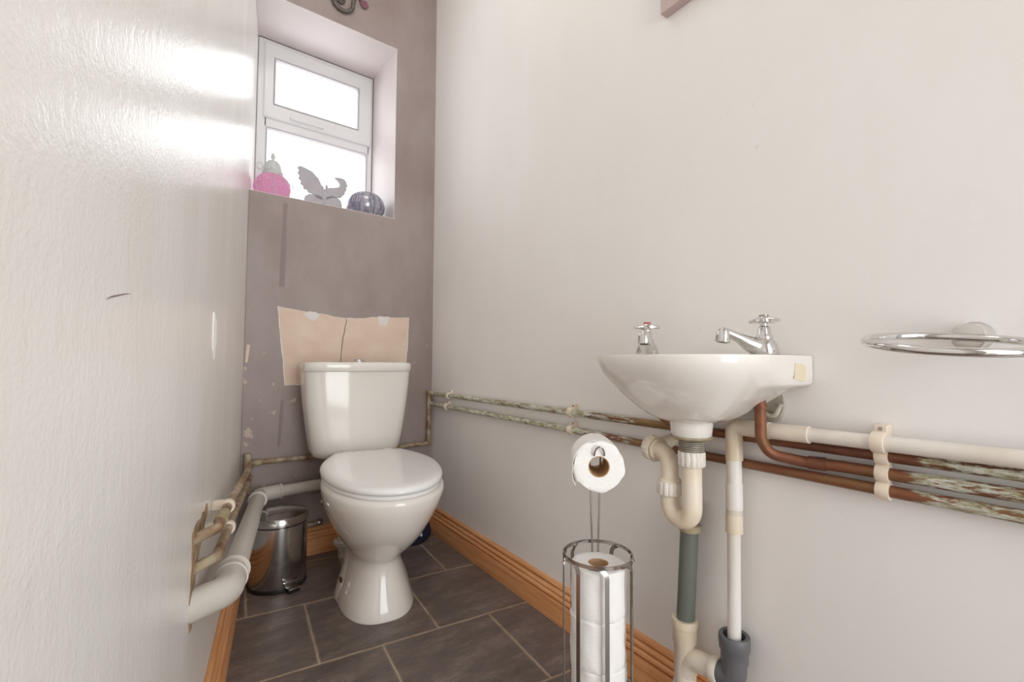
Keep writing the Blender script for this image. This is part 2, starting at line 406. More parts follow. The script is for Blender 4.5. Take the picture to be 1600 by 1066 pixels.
M['coppergreen'] = mat('green_caked_pipe', srgb(176, 168, 134), .55, .1, noise=(26, .3, (1, .5, 1), srgb(134, 106, 70)), bump=(40, .5, .003))

# ------------------------------------------------------------------ setting
AR, AL = 0.05757, 0.19271
YB = 2.064; YF = -0.70; ZC = 2.78
RX = lambda y: 1.085 + (y - YB) * math.tan(AR)
LX = lambda y: 0.271 + (y - YB) * math.tan(AL)
TH = 0.12
def rp(y, off=0, z=0):   # point near the right wall: y measured on the wall, off = distance from it
    return Vector((RX(y) - off * math.cos(AR), y + off * math.sin(AR), z))
def lp(y, off=0, z=0):
    return Vector((LX(y) + off * math.cos(AL), y - off * math.sin(AL), z))

def quad_wall(x0, y0, x1, y1, nx, ny, z0, z1):
    bm = B()
    add_loft(bm, [[(x0, y0, z), (x1, y1, z), (x1 + nx, y1 + ny, z), (x0 + nx, y0 + ny, z)] for z in (z0, z1)])
    return bm
YR = 2.364  # window frame front
struct('wall_left', quad_wall(LX(YF), YF, LX(YR + .07), YR + .07, -TH, 0, 0, ZC), M['wall_left'])
struct('wall_right', quad_wall(RX(YF), YF, RX(YB), YB, TH, 0, 0, ZC), M['wall_right'])
# back wall with window opening
WX1, WZ0, WZ1 = 0.876, 1.472, 2.300
bm = B(); YO = YR + .07
add_box(bm, (LX(YB) + 0.001, YB, 0), (RX(YB) + TH, YO, WZ0))
add_box(bm, (WX1, YB, WZ0), (RX(YB) + TH, YO, ZC))
add_box(bm, (LX(YB) + 0.001, YB, WZ1), (WX1, YO, ZC))
wb = struct('wall_back', bm, M['wall_back'], smooth=False)
# painted reveal linings (right jamb, soffit, sill)
bm = B(); add_box(bm, (WX1 - .002, YB + .0005, WZ0), (WX1, YR, WZ1))
struct('trim_1', bm, M['reveal'])
bm = B(); add_loft(bm, [[(LX(YB) + .001, YB + .0005, z), (WX1, YB + .0005, z), (WX1, YR, z), (LX(YR), YR, z)] for z in (WZ1 - .002, WZ1)])
struct('trim_2', bm, M['reveal'])
bm = B(); add_loft(bm, [[(LX(YB) + .001, YB + .0005, z), (WX1, YB + .0005, z), (WX1, YR, z), (LX(YR), YR, z)] for z in (WZ0, WZ0 + .002)])
struct('trim_3', bm, M['reveal'])
# front wall behind the camera, with an open doorway
bm = B()
add_box(bm, (LX(YF) - TH, YF - TH, 0), (.06, YF, ZC)); add_box(bm, (.80, YF - TH, 0), (RX(YF) + TH, YF, ZC)); add_box(bm, (.06, YF - TH, 2.15), (.80, YF, ZC))
struct('wall_front', bm, M['wall_right'], smooth=False)
bm = B(); add_box(bm, (LX(YF) - .6, YF - 1.6, -.05), (1.7, YO + .02, 0)); struct('floor', bm, M['floor'], smooth=False)
bm = B(); add_box(bm, (LX(YF) - .2, YF - .2, ZC), (1.3, YO + .02, ZC + .05)); struct('ceiling', bm, M['ceiling'], smooth=False)

# skirting boards: ogee profile (depth, height)
PROF = [(0, 0), (.034, 0), (.034, .060), (.0325, .0630), (.0240, .0640), (.0240, .0670), (.0300, .0680), (.0310, .0710), (.0290, .0755), (.0240, .0785), (.0180, .0790), (.0180, .0820), (.0230, .0830), (.0220, .0870), (.0150, .0920), (.0090, .0930), (.0090, .0960), (.0140, .0965), (.0145, .1000), (.0125, .1045), (.0070, .1075), (0, .108)]
def skirting(name, f, s0, s1, prof=PROF):
    bm = B(); add_loft(bm, [[f(s, d, z) for d, z in prof] for s in (s0, s1)])
    return struct(name, bm, M['wood'], angle=25)
skirting('baseboard_right', lambda s, d, z: rp(s, d * .9 + .0006, z), YF, YB - .03)
skirting('baseboard_left', lambda s, d, z: lp(s, d * .75 + .0006, z * 1.10), YF, YB - .03)
skirting('baseboard_back', lambda s, d, z: (s, YB - .0006 - d * .7, z), LX(YB) + .005, RX(YB) - .002)

# window: frame, upper opening light, lower fixed light
fx0, fx1 = LX(YR) + .003, WX1 - .004; fz0, fz1 = WZ0 + .004, WZ1 - .004
def ring_frame(bm, x0, x1, z0, z1, w, y0, y1, bev=.003, ws=None):
    wl, wr, wbt, wt = ws or (w, w, w, w)
    xi0, xi1, zi0, zi1 = x0 + wl, x1 - wr, z0 + wbt, z1 - wt; b_ = bev
    def rect(a0, a1, c0, c1, y): return [(a0, y, c0), (a1, y, c0), (a1, y, c1), (a0, y, c1)]
    add_loft(bm, [rect(x0, x1, z0, z1, y1), rect(x0, x1, z0, z1, y0 + b_), rect(x0 + b_, x1 - b_, z0 + b_, z1 - b_, y0), rect(xi0 - b_, xi1 + b_, zi0 - b_, zi1 + b_, y0), rect(xi0, xi1, zi0, zi1, y0 + b_), rect(xi0, xi1, zi0, zi1, y1), rect(x0, x1, z0, z1, y1)], False, False)
    bmesh.ops.remove_doubles(bm, verts=bm.verts, dist=1e-6)
    return bm
gx0, gx1 = .372, .846
bm = B(); ring_frame(bm, fx0, fx1, fz0, fz1, 0, YR, YR + .06, ws=(gx0 - fx0, fx1 - gx1, .065, .028))
add_box(bm, (gx0 - .01, YR, 1.882), (gx1 + .01, YR + .06, 1.935), .003)
wn = struct('window_1', bm, M['upvc'], angle=30)
bm = B(); ring_frame(bm, .356, .862, 1.922, 2.276, 0, YR - .012, YR + .04, .005, (.043, .068, .068, .066))
add_box(bm, (.47, YR - .026, 1.938), (.62, YR - .010, 1.950), .003)
tag(obj('opening_sash', bm, M['upvc'], wn, angle=30), 'white top-hung window sash with its low handle rail')
bm = B(); ring_frame(bm, .398, .795, 1.989, 2.211, .006, YR - .0125, YR + .012, .001); ring_frame(bm, gx0 - .001, gx1 + .001, 1.536, 1.883, .006, YR - .001, YR + .025, .001)
obj('glazing_seal', bm, M['seal'], wn)
bm = B(); add_box(bm, (.398, YR + .008, 1.989), (.796, YR + .016, 2.211)); obj('pane', bm, M['obscure'], wn, smooth=False)
bm = B(); add_box(bm, (gx0, YR + .022, 1.536), (gx1, YR + .03, 1.883)); obj('pane', bm, M['obscure'], wn, smooth=False)
# window frame casing outside so daylight only comes through the panes
# paint damage on the back wall
def bplate(name, poly, mt, t0, t1, lab=None):
    bm = B(); add_prism(bm, poly, lambda a, b, d: (a, YB - d, b), t0, t1)
    o = obj(name, bm, mt, wb, smooth=False); o['kind'] = 'structure'
    if lab: o['label'] = lab
    return o
def jag(pts, amp, sub=6, closed=True):
    out = []
    n = len(pts)
    for i in range(n if closed else n - 1):
        a, b = pts[i], pts[(i+1) % n]; L = math.hypot(b[0]-a[0], b[1]-a[1])
        k = max(1, int(L / .018))
        for j in range(k):
            t = j / k; r = (random.uniform(-amp, amp), random.uniform(-amp, amp)) if j else (0, 0)
            out.append((a[0] + (b[0]-a[0])*t + r[0], a[1] + (b[1]-a[1])*t + r[1]))
    return out
P0 = [(.388, 1.016), (.46, 1.006), (.514, .999), (.58, .994), (.625, .986), (.66, .984), (.72, .987), (.78, .997), (.955, 1.004), (.952, .90), (.946, .80), (.94, .70), (.422, .70), (.413, .80), (.398, .92)]
bplate('plaster_edge', jag([( .672 + (x - .672) * 1.013, .85 + (z - .85) * 1.018) for x, z in P0], .0016), M['filler'], -.001, .0006, 'thin white ragged edge around the bare plaster')
bplate('bare_plaster', jag(P0, .0022), M['plaster'], -.001, .0011, 'bare pinkish plaster patch where paint is missing above the cistern')
bplate('filler_blob', jag([(.485, .992), (.505, 1.006), (.535, 1.004), (.548, .99), (.536, .976), (.52, .966), (.50, .978)], .003), M['filler'], -.001, .0018, 'white filler blob on the left of the plaster')
bplate('filler_blob', jag([(.805, 1.005), (.858, 1.006), (.853, .985), (.846, .962), (.812, .966)], .0025), M['filler'], -.001, .0018, 'squarish white filler blob on the right of the plaster')
def crackline(name, pts, w, mt, t=.0015, lab=None):
    L = []; R_ = []
    for i, (x, z) in enumerate(pts):
        a = pts[max(i-1, 0)]; b = pts[min(i+1, len(pts)-1)]; dx, dz = b[0]-a[0], b[1]-a[1]; n = math.hypot(dx, dz)
        ww = w * (.6 + .4 * random.random()) / 2
        L.append((x - dz/n*ww, z + dx/n*ww)); R_.append((x + dz/n*ww, z - dx/n*ww))
    return bplate(name, L + R_[::-1], mt, -.001, t, lab)
crackline('crack', [(.660, .982), (.662, .97), (.656, .95), (.655, .93), (.648, .90), (.645, .87), (.642, .83), (.64, .79)], .005, M['crack'], lab='brown crack down the plaster')
crackline('wall_scar', [(.404, 1.445), (.403, 1.36), (.401, 1.25), (.399, 1.10)], .020, M['scar'], .0008, 'dark vertical scar in the paint below the sill')
crackline('wall_scar', [(.412, .64), (.409, .56), (.405, .49), (.404, .455)], .012, M['scar'], .0030, 'short dark vertical scar left of the cistern')
crackline('paint_chip', [(.286, .86), (.283, .83), (.280, .79)], .012, M['plaster'], .0007)
# thin raised ridge where the mauve paint bulges
# chips on the left wall
wl_ = bpy.data.objects['wall_left']
def lplate(name, poly, mt, t1, lab=None):   # poly in (y, z)
    bm = B(); add_prism(bm, poly, lambda a, b, d: lp(a, d, b), -.001, t1)
    o = obj(name, bm, mt, wl_, smooth=False); o['kind'] = 'structure'
    if lab: o['label'] = lab
lplate('paint_chip', jag([(1.15, .90), (1.165, .90), (1.20, .885), (1.205, .84), (1.185, .80), (1.16, .82), (1.15, .86)], .004), M['chipwhite'], .0015, 'white chip in the glossy cream paint')
lplate('pipe_chase', jag([(1.0, .33), (1.01, .36), (1.03, .43), (1.16, .485), (1.15, .505), (1.05, .503), (1.0, .505), (.975, .50), (.975, .335)], .006), M['chase'], .0012, 'rough brown hole where the pipes enter the wall')
lplate('scuff', [(.501, .849), (.515, .8535), (.533, .857), (.552, .8605), (.570, .8625), (.552, .8595), (.533, .8555), (.515, .8520)], M['scar'], .0006, 'thin dark curved scratch')

# ------------------------------------------------------------------ toilet
TX, TY, TAn = .661, 1.765, math.radians(-11.8)
toi = thing('toilet', 'white ceramic close-coupled toilet with closed lid under the window', 'toilet', (TX, TY, 0), TAn)
# local frame: -y is forward; outline(s = distance forward of the hinge)
def seat_outline(L, Wd, s1=.42, wh=.66, n=20, z=0, back=0.0, k=1.0, cs=.26):
    pts = []; S1 = s1 * L
    for i in range(n + 1):
        t = i / n; pts.append((Wd * (wh + (1 - wh) * math.sin(t * PI / 2)), S1 * t + back * (1 - t)))
    for i in range(1, n * 2):
        a = i / (n * 2) * PI / 2; pts.append((Wd * math.cos(a) ** .95, S1 + (L - S1) * math.sin(a)))
    pts.append((0, L))
    full = pts + [(-w, s) for w, s in pts[-2::-1]]
    # rounded ends at the hinge
    nb = 6
    for i in range(1, nb):
        t = i / nb; w = -Wd * wh + 2 * Wd * wh * t; full.append((w, -.006 * math.sin(t * PI) + back))
    c0, c1 = 0, cs
    return [((c0 + (w - c0) * k), -(c1 + (s - c1) * k), z) for w, s in full]
LL, LW = .592, .187
# pan body: rings (z, front s, back s, half width, exponent)
def ringpts(z, sf, sb, hw, n=2.3, N=64, hb=None, mid=.5):
    c = sb + (sf - sb) * mid; pts = []
    for i in range(N):
        a = 2 * PI * i / N; ca, sa = math.cos(a), math.sin(a)
        r = (abs(ca) ** n + abs(sa) ** n) ** (-1 / n)
        y = r * sa; x = r * ca
        s = c + (sf - c) * y if y > 0 else c + (c - sb) * y
        h = hw if (y > 0 or hb is None) else hw + (hb - hw) * min(1, -y) ** 1.2
        pts.append((x * h, -s, z))
    return pts
rings = [
 ringpts(0.000, .385, -.07, .122, 2.5, hb=.10), ringpts(.006, .387, -.07, .123, 2.5, hb=.10),
 ringpts(.045, .366, -.07, .110, 2.4, hb=.095), ringpts(.09, .352, -.07, .096, 2.4, hb=.09), ringpts(.13, .342, -.08, .086, 2.3, hb=.085),
 ringpts(.156, .340, -.09, .083, 2.3, hb=.09), ringpts(.168, .350, -.10, .088, 2.3, hb=.095), ringpts(.19, .385, -.11, .104, 2.2, hb=.10),
 ringpts(.225, .440, -.12, .126, 2.15, hb=.105), ringpts(.27, .500, -.14, .150, 2.1, hb=.115), ringpts(.32, .548, -.16, .170, 2.1, hb=.12),
 ringpts(.37, .576, -.18, .182, 2.1, hb=.13, mid=.58), ringpts(.405, .590, -.20, .187, 2.15, hb=.13, mid=.6), ringpts(.418, .588, -.20, .185, 2.15, hb=.13, mid=.6),
 ringpts(.423, .580, -.195, .178, 2.15, hb=.125, mid=.6)]
bm = B(); add_loft(bm, rings)
pan = tag(obj('pan', bm, M['ceramic'], toi, angle=50), 'white ceramic bowl and flared foot')
# rear trapway behind the foot
bm = B(); pts = fillet([(0, -.05, .25), (0, -.10, .17), (0, -.06, .06), (0, -.04, .004)], .08)
add_tube(bm, pts, [.088 - .006 * math.sin(PI * i / (len(pts) - 1)) for i in range(len(pts))], 32)
obj('trapway', bm, M['ceramic'], toi)
for sx in (-1, 1):
    bm = B(); add_loft(bm, [[(sx * (cx_ + rx * math.cos(a)), -.15 + ry * math.sin(a) , z) for a in [2*PI*i/28 for i in range(28)]] for z, cx_, rx, ry in ((0, .075, .052, .105), (.012, .075, .050, .102), (.05, .070, .044, .09), (.10, .060, .036, .07), (.15, .05, .030, .05), (.19, .045, .025, .04))])
    obj('foot_flange', bm, M['ceramic'], toi)
bm = B(); add_lathe(bm, [(.0, 0), (.013, 0), (.013, .003), (.0, .003)], (-.1085, -.175, .062), (-1, -.30, .22), 16, sx=.6)
tag(obj('fixing_hole', bm, M['hole'], toi), 'rusty screw hole in the side of the foot')
# seat ring + lid
bm = B(); add_loft(bm, [seat_outline(LL, LW, z=z, k=k) for z, k in ((.423, .965), (.4255, .985), (.434, .985), (.436, .97))])
obj('seat', bm, M['seatplastic'], toi)
bm = B()
add_loft(bm, [seat_outline(LL, LW, z=z, k=k) for z, k in ((.4365, .975), (.4385, .998), (.443, 1.004), (.449, 1.0), (.4535, .985), (.457, .955), (.459, .89), (.4605, .75), (.462, .45), (.4625, .12))])
tag(obj('lid', bm, M['seatplastic'], toi, angle=60), 'closed white plastic lid')
bm = B()
bm.free()
for sx in (-1, 1):
    bm = B(); add_lathe(bm, [(.0, -.018), (.009, -.018), (.011, -.015), (.011, .015), (.009, .018), (0, .018)], (sx * .075, .012, .444), (1, 0, 0), 16)
    add_box(bm, (sx * .075 - .012, .004, .424), (sx * .075 + .012, .022, .442), .003)
    obj('hinge', bm, M['seatplastic'], toi)
# cistern (own slight skew)
cis = B()
def rrect(hw, y0, y1, r, z, bow=0, N=8, nb=10):
    pts = []
    for cx, cy, a0 in ((hw - r, y1 - r, 0), (-hw + r, y1 - r, PI/2), (-hw + r, y0 + r, PI), (hw - r, y0 + r, 1.5*PI)):
        for i in range(N + 1):
            a = a0 + PI/2 * i / N; pts.append([cx + r * math.cos(a), cy + r * math.sin(a)])
        if a0 == PI:   # front edge, subdivide for the bow
            for i in range(1, nb): pts.append([-hw + r + (2*hw - 2*r) * i / nb, y0])
    return [(x, y - (bow * (1 - (x / hw) ** 2) if y < (y0 + y1) / 2 else 0), z) for x, y in pts]
secs = [(.418, .142, .05), (.421, .154, .05), (.430, .164, .05), (.45, .171, .05), (.50, .180, .045), (.57, .190, .045), (.64, .199, .045), (.71, .205, .045), (.757, .207, .045)]
add_loft(cis, [rrect(hw, -.07 + (0.03 if z < .425 else .015 if z < .44 else 0) + (.76 - z) * .03, .10, r, z, bow=.022) for z, hw, r in secs])
CA = math.radians(8.5)
CO = Vector((-.030, .120, 0))
cb = obj('cistern', cis, M['ceramic'], toi, angle=60)
cl = B(); add_loft(cl, [rrect(.212 * k, -.079 * 1 + (1-k)*.1, .104 - (1-k)*.1, .05, z, bow=.024) for z, k in ((.758, .985), (.760, 1.0), (.782, 1.0), (.788, .992), (.792, .97), (.794, .90))])
lid = obj('cistern_lid', cl, M['ceramic'], toi, angle=60)
bt = B(); add_lathe(bt, [(.0, .790), (.030, .790), (.030, .796), (.022, .799), (.020, .8035), (.016, .806), (0, .8065)], (0.0, -.01, 0), seg=32)
btn = tag(obj('flush_button', bt, M['chrome'], toi), 'round chrome flush button')
for o in (cb, lid, btn): o.location = CO; o.rotation_euler = (0, 0, CA)
# pan connector / inlet at the left behind the foot
t = thing('pan_connector', 'white plastic trap fitting on the floor behind left of toilet foot', 'pipe fitting', (.640, 1.955, 0))
bm = B(); add_lathe(bm, [(0, 0), (.026, 0), (.028, .03), (.038, .045), (.040, .05), (.040, .058), (.030, .064), (.026, .07), (.026, .155), (0, .155)]); obj('body', bm, M['pvcwhite'], t)
bm = B(); add_lathe(bm, [(.036, .050), (.044, .052), (.045, .066), (.038, .070)]); obj('collar', bm, M['pvcwhite'], t)

# ------------------------------------------------------------------ pedal bin
BX, BY = .372, 1.865
t = thing('pedal_bin', 'small shiny stainless steel pedal bin in the corner left of toilet', 'bin', (BX, BY, 0), math.radians(16))
bm = B(); add_lathe(bm, [(0, .012), (.093, .012), (.095, .016), (.095, .217), (.093, .219), (0, .219)], seg=64); obj('body', bm, M['steel'], t)
bm = B(); add_lathe(bm, [(0, 0), (.094, 0), (.097, .003), (.097, .012), (.094, .014), (0, .014)], seg=64); tag(obj('base_ring', bm, M['black'], t), 'black plastic base ring')
bm = B(); add_lathe(bm, [(0, .222), (.096, .222), (.098, .224), (.098, .246), (.095, .250), (.06, .258), (.03, .261), (0, .262)], seg=64); obj('lid', bm, M['steel'], t)
bm = B(); add_lathe(bm, [(0, .2185), (.0935, .2185), (.0935, .2225), (0, .2225)], seg=48); obj('lid_gap', bm, M['black'], t)
bm = B(); add_box(bm, (-.020, -.122, .012), (.020, -.09, .018), .003); add_box(bm, (-.030, -.1035, .030), (.030, -.094, .036), .002)
tag(obj('pedal', bm, M['steel'], t), 'polished foot pedal')
bm = B(); add_box(bm, (-.020, -.118, 0), (.020, -.07, .011), .003); obj('pedal_foot', bm, M['black'], t)
bm = B(); add_box(bm, (-.03, .09, .19), (.03, .106, .24), .004); obj('hinge', bm, M['black'], t)

# ------------------------------------------------------------------ dark bag in the corner right of the toilet
bm = B(); N = 26
def blob(z, rx, ry, ph): return [(math.cos(2*PI*i/N) * rx * (1 + .13 * math.sin(3*2*PI*i/N + ph) + .09*math.sin(7*2*PI*i/N + 2*ph)), math.sin(2*PI*i/N) * ry * (1 + .1 * math.sin(4*2*PI*i/N + ph)), z) for i in range(N)]
add_loft(bm, [blob(0, .075, .045, 0), blob(.012, .085, .05, .4), blob(.04, .084, .048, .9), blob(.08, .076, .042, 1.3), blob(.12, .07, .036, 1.7), blob(.150, .06, .024, 2.2), blob(.160, .04, .01, 2.4)])
pk = thing('plastic_packet', 'crumpled navy blue plastic packet on the floor behind toilet foot', 'packet', (.912, 1.93, 0), -.25)
obj('wrapper', bm, M['navy'], pk)
bm = B()
for (a, z, w, h) in ((-.035, .062, .012, .022), (-.01, .078, .009, .02), (.012, .05, .012, .014), (.03, .07, .008, .02), (-.055, .035, .01, .012), (.045, .04, .010, .014)):
    add_lathe(bm, [(0, 0), (w / 2, .0005), (w / 2, .002), (0, .003)], (a, -.0455 + abs(a) * .28 - .010, z), (0, -1, .15), 12, sy=h / w)
obj('printed_marks', bm, M['pale'], pk)

# ------------------------------------------------------------------ basin on the right wall
BYC = .527
ca, sa = math.cos(AR), math.sin(AR)
# local frame: +x along the wall (away from camera), +y into the room (towards -X)
def BL(u, v, z): return rp(BYC + u * ca, 0, z) + Vector((-ca * v, sa * v, 0))
bas = thing('wall_basin', 'small white ceramic wall-hung hand basin with two taps', 'basin', (0, 0, 0))
def basin_outline():
    pts = []; hw, D = .176, .292; vs = .13
    pts.append((hw, .002))
    for i in range(1, 6): pts.append((hw, .002 + (vs - .002) * i / 6))
    n = 2.7; K = 34
    for i in range(K + 1):
        a = PI * i / K; cx_, sx_ = math.cos(a), math.sin(a)
        r = (abs(cx_) ** n + abs(sx_) ** n) ** (-1 / n); pts.append((hw * r * cx_, vs + (D - vs) * r * sx_))
    for i in range(5, 0, -1): pts.append((-hw, .002 + (vs - .002) * i / 6))
    pts.append((-hw, .002))
    for i in range(1, 12): pts.append((-hw + 2 * hw * i / 12, .002))
    return pts
OUT = basin_outline(); bc = (0.0, .125); ZR = .815
def sm(x, a, b):
    t = max(0, min(1, (x - a) / (b - a))); return t * t * (3 - 2 * t)
lv = [(-.001, .992, .995), (-.006, 1, 1), (-.02, .985, 1), (-.035, .945, 1), (-.052, .875, .995), (-.057, .85, .97), (-.062, .825, .86), (-.078, .74, .74), (-.095, .64, .62), (-.110, .54, .52), (-.122, .44, .42), (-.130, .35, .33), (-.134, .27, .26)]
loops = []
for dz, fb, fs in lv:
    l = []
    for u, v in OUT:
        w = sm(v, .055, .185); k = fb * w + fs * (1 - w)
        l.append(BL(bc[0] + (u - bc[0]) * k, bc[1] + (v - bc[1]) * k if (v > .01 or k < .9) else v, ZR + dz))
    loops.append(l)
loops = loops[::-1]
inner = [(0, .90, 1), (-.006, .875, 1), (-.03, .82, 1), (-.06, .72, 1), (-.09, .52, 1), (-.105, .30, 1), (-.11, .10, 1)]
for dz, k, _ in inner:
    l = []
    for u, v in OUT:
        vv = max(v, .095); ku = .96 * u
        l.append(BL(bc[0] + (ku - bc[0]) * k, .165 + (vv - .165) * k, ZR + dz))
    loops.append(l)
bm = B(); add_loft(bm, loops)
obj('bowl', bm, M['ceramic'], bas, angle=55)
WO = BL(0.0, .125, 0)   # waste axis
bm = B(); add_lathe(bm, [(0, .650), (.036, .650), (.039, .653), (.041, .67), (.043, .69), (.050, .705), (0, .706)], (WO.x, WO.y, 0), seg=48)
obj('waste_boss', bm, M['ceramic'], bas)
bm = B(); add_lathe(bm, [(0, .644), (.034, .644), (.041, .648), (.041, .6505), (0, .651)], (WO.x, WO.y, 0), seg=40)
tag(obj('washer', bm, M['rubberseal'], bas), 'grimy washer under the basin')
bm = B(); pr_ = [(0, .612)]
for i in range(9): pr_ += [(.0252, .612 + i * .0038), (.0252, .6134 + i * .0038), (.0222, .6148 + i * .0038)]
add_lathe(bm, pr_ + [(.0232, .648), (0, .648)], (WO.x, WO.y, 0), seg=36); tag(obj('threaded_tail', bm, M['thread'], bas), 'dull grey threaded waste tail')
bm = B(); add_prism(bm, [(-.072, .772), (-.032, .766), (-.026, .790), (-.036, .799), (-.068, .800)], lambda a, b, d: BL(-.1762 - d, -a + .002, b - .0), -.0005, .0006)
tag(obj('tape_patch', bm, M['tape'], bas), 'yellowed bit of tape on the near end')

def tap(name, label, base, ang, cap):
    t = thing(name, label, 'tap', base, ang, None)
    bm = B()   # flared base body
    add_lathe(bm, [(0, 0), (.024, 0), (.0255, .004), (.025, .010), (.022, .020), (.018, .028), (.013, .031), (0, .031)], seg=36)
    obj('body', bm, M['chrome'], t)
    # spout: tapering bar rising outward along +x of local, with a down-turned nozzle
    bm = B()
    secs = [(-.012, .008, .017, .011), (.01, .014, .018, .016), (.035, .021, .0145, .013), (.06, .033, .0115, .008), (.085, .042, .011, .0075), (.096, .0445, .0105, .007)]
    lp_ = []
    for x, z, w, h in secs:
        x = x * .86; h *= 1.15
        lp_.append([(x - .25 * h * math.sin(a), w * math.cos(a), z + h * math.sin(a)) for a in [2*PI*i/20 for i in range(20)]])
    add_loft(bm, lp_)
    sp = obj('spout', bm, M['chrome'], t, angle=60)
    bm = B(); add_lathe(bm, [(.0085, 0), (.0125, 0), (.0135, .004), (.0125, .02), (.009, .026), (0, .028)], (.0826, 0, .0235), (-.15, 0, 1), 24)
    nz_ = obj('nozzle', bm, M['chrome'], sp)
    bm = B(); add_lathe(bm, [(0, 0), (.0088, 0), (.0088, .001), (0, .001)], (.0829, 0, .0232), (-.15, 0, 1), 20); obj('nozzle_opening', bm, M['black'], sp)
    bm = B(); add_lathe(bm, [(0, .028), (.0145, .028), (.016, .032), (.0145, .037), (.012, .040), (.0115, .052), (.009, .055), (.0065, .056), (.0065, .062), (0, .062)], seg=30)
    obj('headgear', bm, M['chrome'], t)
    bm = B(); add_lathe(bm, [(0, .060), (.011, .060), (.0135, .064), (.0125, .071), (.009, .0745), (0, .075)], seg=28)
    for k in range(4):
        a = k * PI / 2 + .45; d = Vector((math.cos(a), math.sin(a), 0)); sd = Vector((-d.y, d.x, 0)); l2 = []
        for rr, w, h0, z in ((.008, .0065, .0055, .0675), (.018, .0055, .0042, .067), (.026, .0062, .0038, .0655), (.029, .0045, .0028, .065)):
            l2.append([d * rr + sd * w * math.cos(q) + Vector((0, 0, z + h0 * math.sin(q))) for q in [2*PI*i/12 for i in range(12)]])
        add_loft(bm, l2)
    hd = obj('cross_handle', bm, M['chrome'], t, angle=50)
    bm = B(); add_lathe(bm, [(0, .0748), (.0085, .0748), (.0085, .0766), (.006, .0776), (0, .0778)], seg=24)
    tag(obj('indice_cap', bm, cap, hd), 'red cap on the hot tap' if cap is M['red'] else 'plain dark cap')
    return t
b1 = BL(.133, .098, ZR + .0003); b2 = BL(-.118, .062, ZR + .0003)
tap('basin_tap', 'chrome basin tap with a red top, the farther one', b1, math.radians(212), M['red'])
tap('basin_tap', 'chrome basin tap with long sideways spout, nearest the towel ring', b2, math.radians(145), M['wire'])

# bracket under the near end of the basin
t = thing('wall_bracket', 'metal fixing bracket on the wall under near end of basin', 'bracket')
bm = B(); poly = []
for i in range(24):
    a = 2 * PI * i / 24; poly.append((.024 * math.cos(a), .040 * math.sin(a)))
c0 = rp(.425, 0, 0)
add_prism(bm, poly, lambda a, b, d: rp(.425 + a, d, .722 + b), .0005, .010)
obj('plate', bm, M['bracket'], t)
bm = B(); add_lathe(bm, [(0, 0), (.007, 0), (.007, .004), (.003, .005), (0, .003)], rp(.415, .010, .738), (-ca, sa, 0), 16); obj('screw', bm, M['wire'], t)
bm = B(); add_tube(bm, fillet([rp(.44, .012, .74), rp(.44, .018, .70), rp(.415, .018, .692), rp(.402, .018, .72)], .012), .005, 10); obj('hook', bm, M['bracket'], t)

# ------------------------------------------------------------------ bottle of pipework: basin trap
def ribbed(bm, o, ax, r, h, n=16, ridge=.0018):
    prof = []
    q = Vector((0, 0, 1)).rotation_difference(Vector(ax).normalized()); o = Vector(o); loops_ = []
    for hh, rr in ((0, r * .93), (.002, r), (h - .002, r), (h, r * .93)):
        l = []
        for i in range(n * 4):
            a = 2 * PI * i / (n * 4); rad = rr - (ridge if i % 4 == 0 else 0)
            l.append(o + q @ Vector((rad * math.cos(a), rad * math.sin(a), hh)))
        loops_.append(l)
    return add_loft(bm, loops_)
trap = thing('basin_trap', 'cream plastic U-bend trap hanging below the basin', 'trap')
wx, wy = WO.x, WO.y
ud = (rp(1) - rp(0)).normalized()          # along the wall away from camera
A = Vector((wx, wy, 0)); Bp = A + ud * .056 + Vector((.004, 0, 0))
bm = B(); pts = [A + Vector((0, 0, .605)), A + Vector((0, 0, .53))]
ctr = (A + Bp) / 2; rad = (Bp - A).length / 2; dr = (Bp - A).normalized()
pts = [A + Vector((0, 0, .612)), A + Vector((0, 0, .515))] + [ctr - dr * rad * math.cos(PI * i / 18) + Vector((0, 0, .505 - rad * 1.05 * math.sin(PI * i / 18))) for i in range(19)] + [Bp + Vector((0, 0, .530))]
add_tube(bm, pts, .0195, 28); obj('u_bend', bm, M['pvc'], trap)
bm = B(); ribbed(bm, A + Vector((0, 0, .590)), (0, 0, 1), .0265, .030, 14); tag(obj('nut', bm, M['pvcwhite'], trap), 'white ribbed nut under the waste tail')
bm = B(); ribbed(bm, Bp + Vector((0, 0, .520)), (0, 0, 1), .0270, .028, 14); tag(obj('nut', bm, M['pvcwhite'], trap), 'white ribbed nut on the rising leg')
bm = B(); add_lathe(bm, [(0, .546), (.024, .546), (.025, .549), (.022, .553), (.0185, .556), (0, .556)], (Bp.x, Bp.y, 0)); obj('flange', bm, M['pvc'], trap)
E1 = Bp + Vector((0, 0, .603)); E2 = E1 + ud * .045 + Vector((.012, 0, .004))
E3 = rp(E2.y + .028, .03, .607)
bm = B(); add_tube(bm, fillet([Bp + Vector((0, 0, .55)), E1, E2, E3, rp(E2.y + .03, .002, .607)], .026), .0185, 26); obj('outlet_elbow', bm, M['pvc'], trap)
dd = (E2 - E1).normalized()
bm = B(); ribbed(bm, E2 - dd * .006, dd, .0285, .024, 16); add_lathe(bm, [(0, 0), (.024, 0), (.025, .003), (.024, .006), (0, .006)], E2 - dd * .014, dd)
tag(obj('nut', bm, M['pvc'], trap), 'cream ribbed nut facing along the wall')

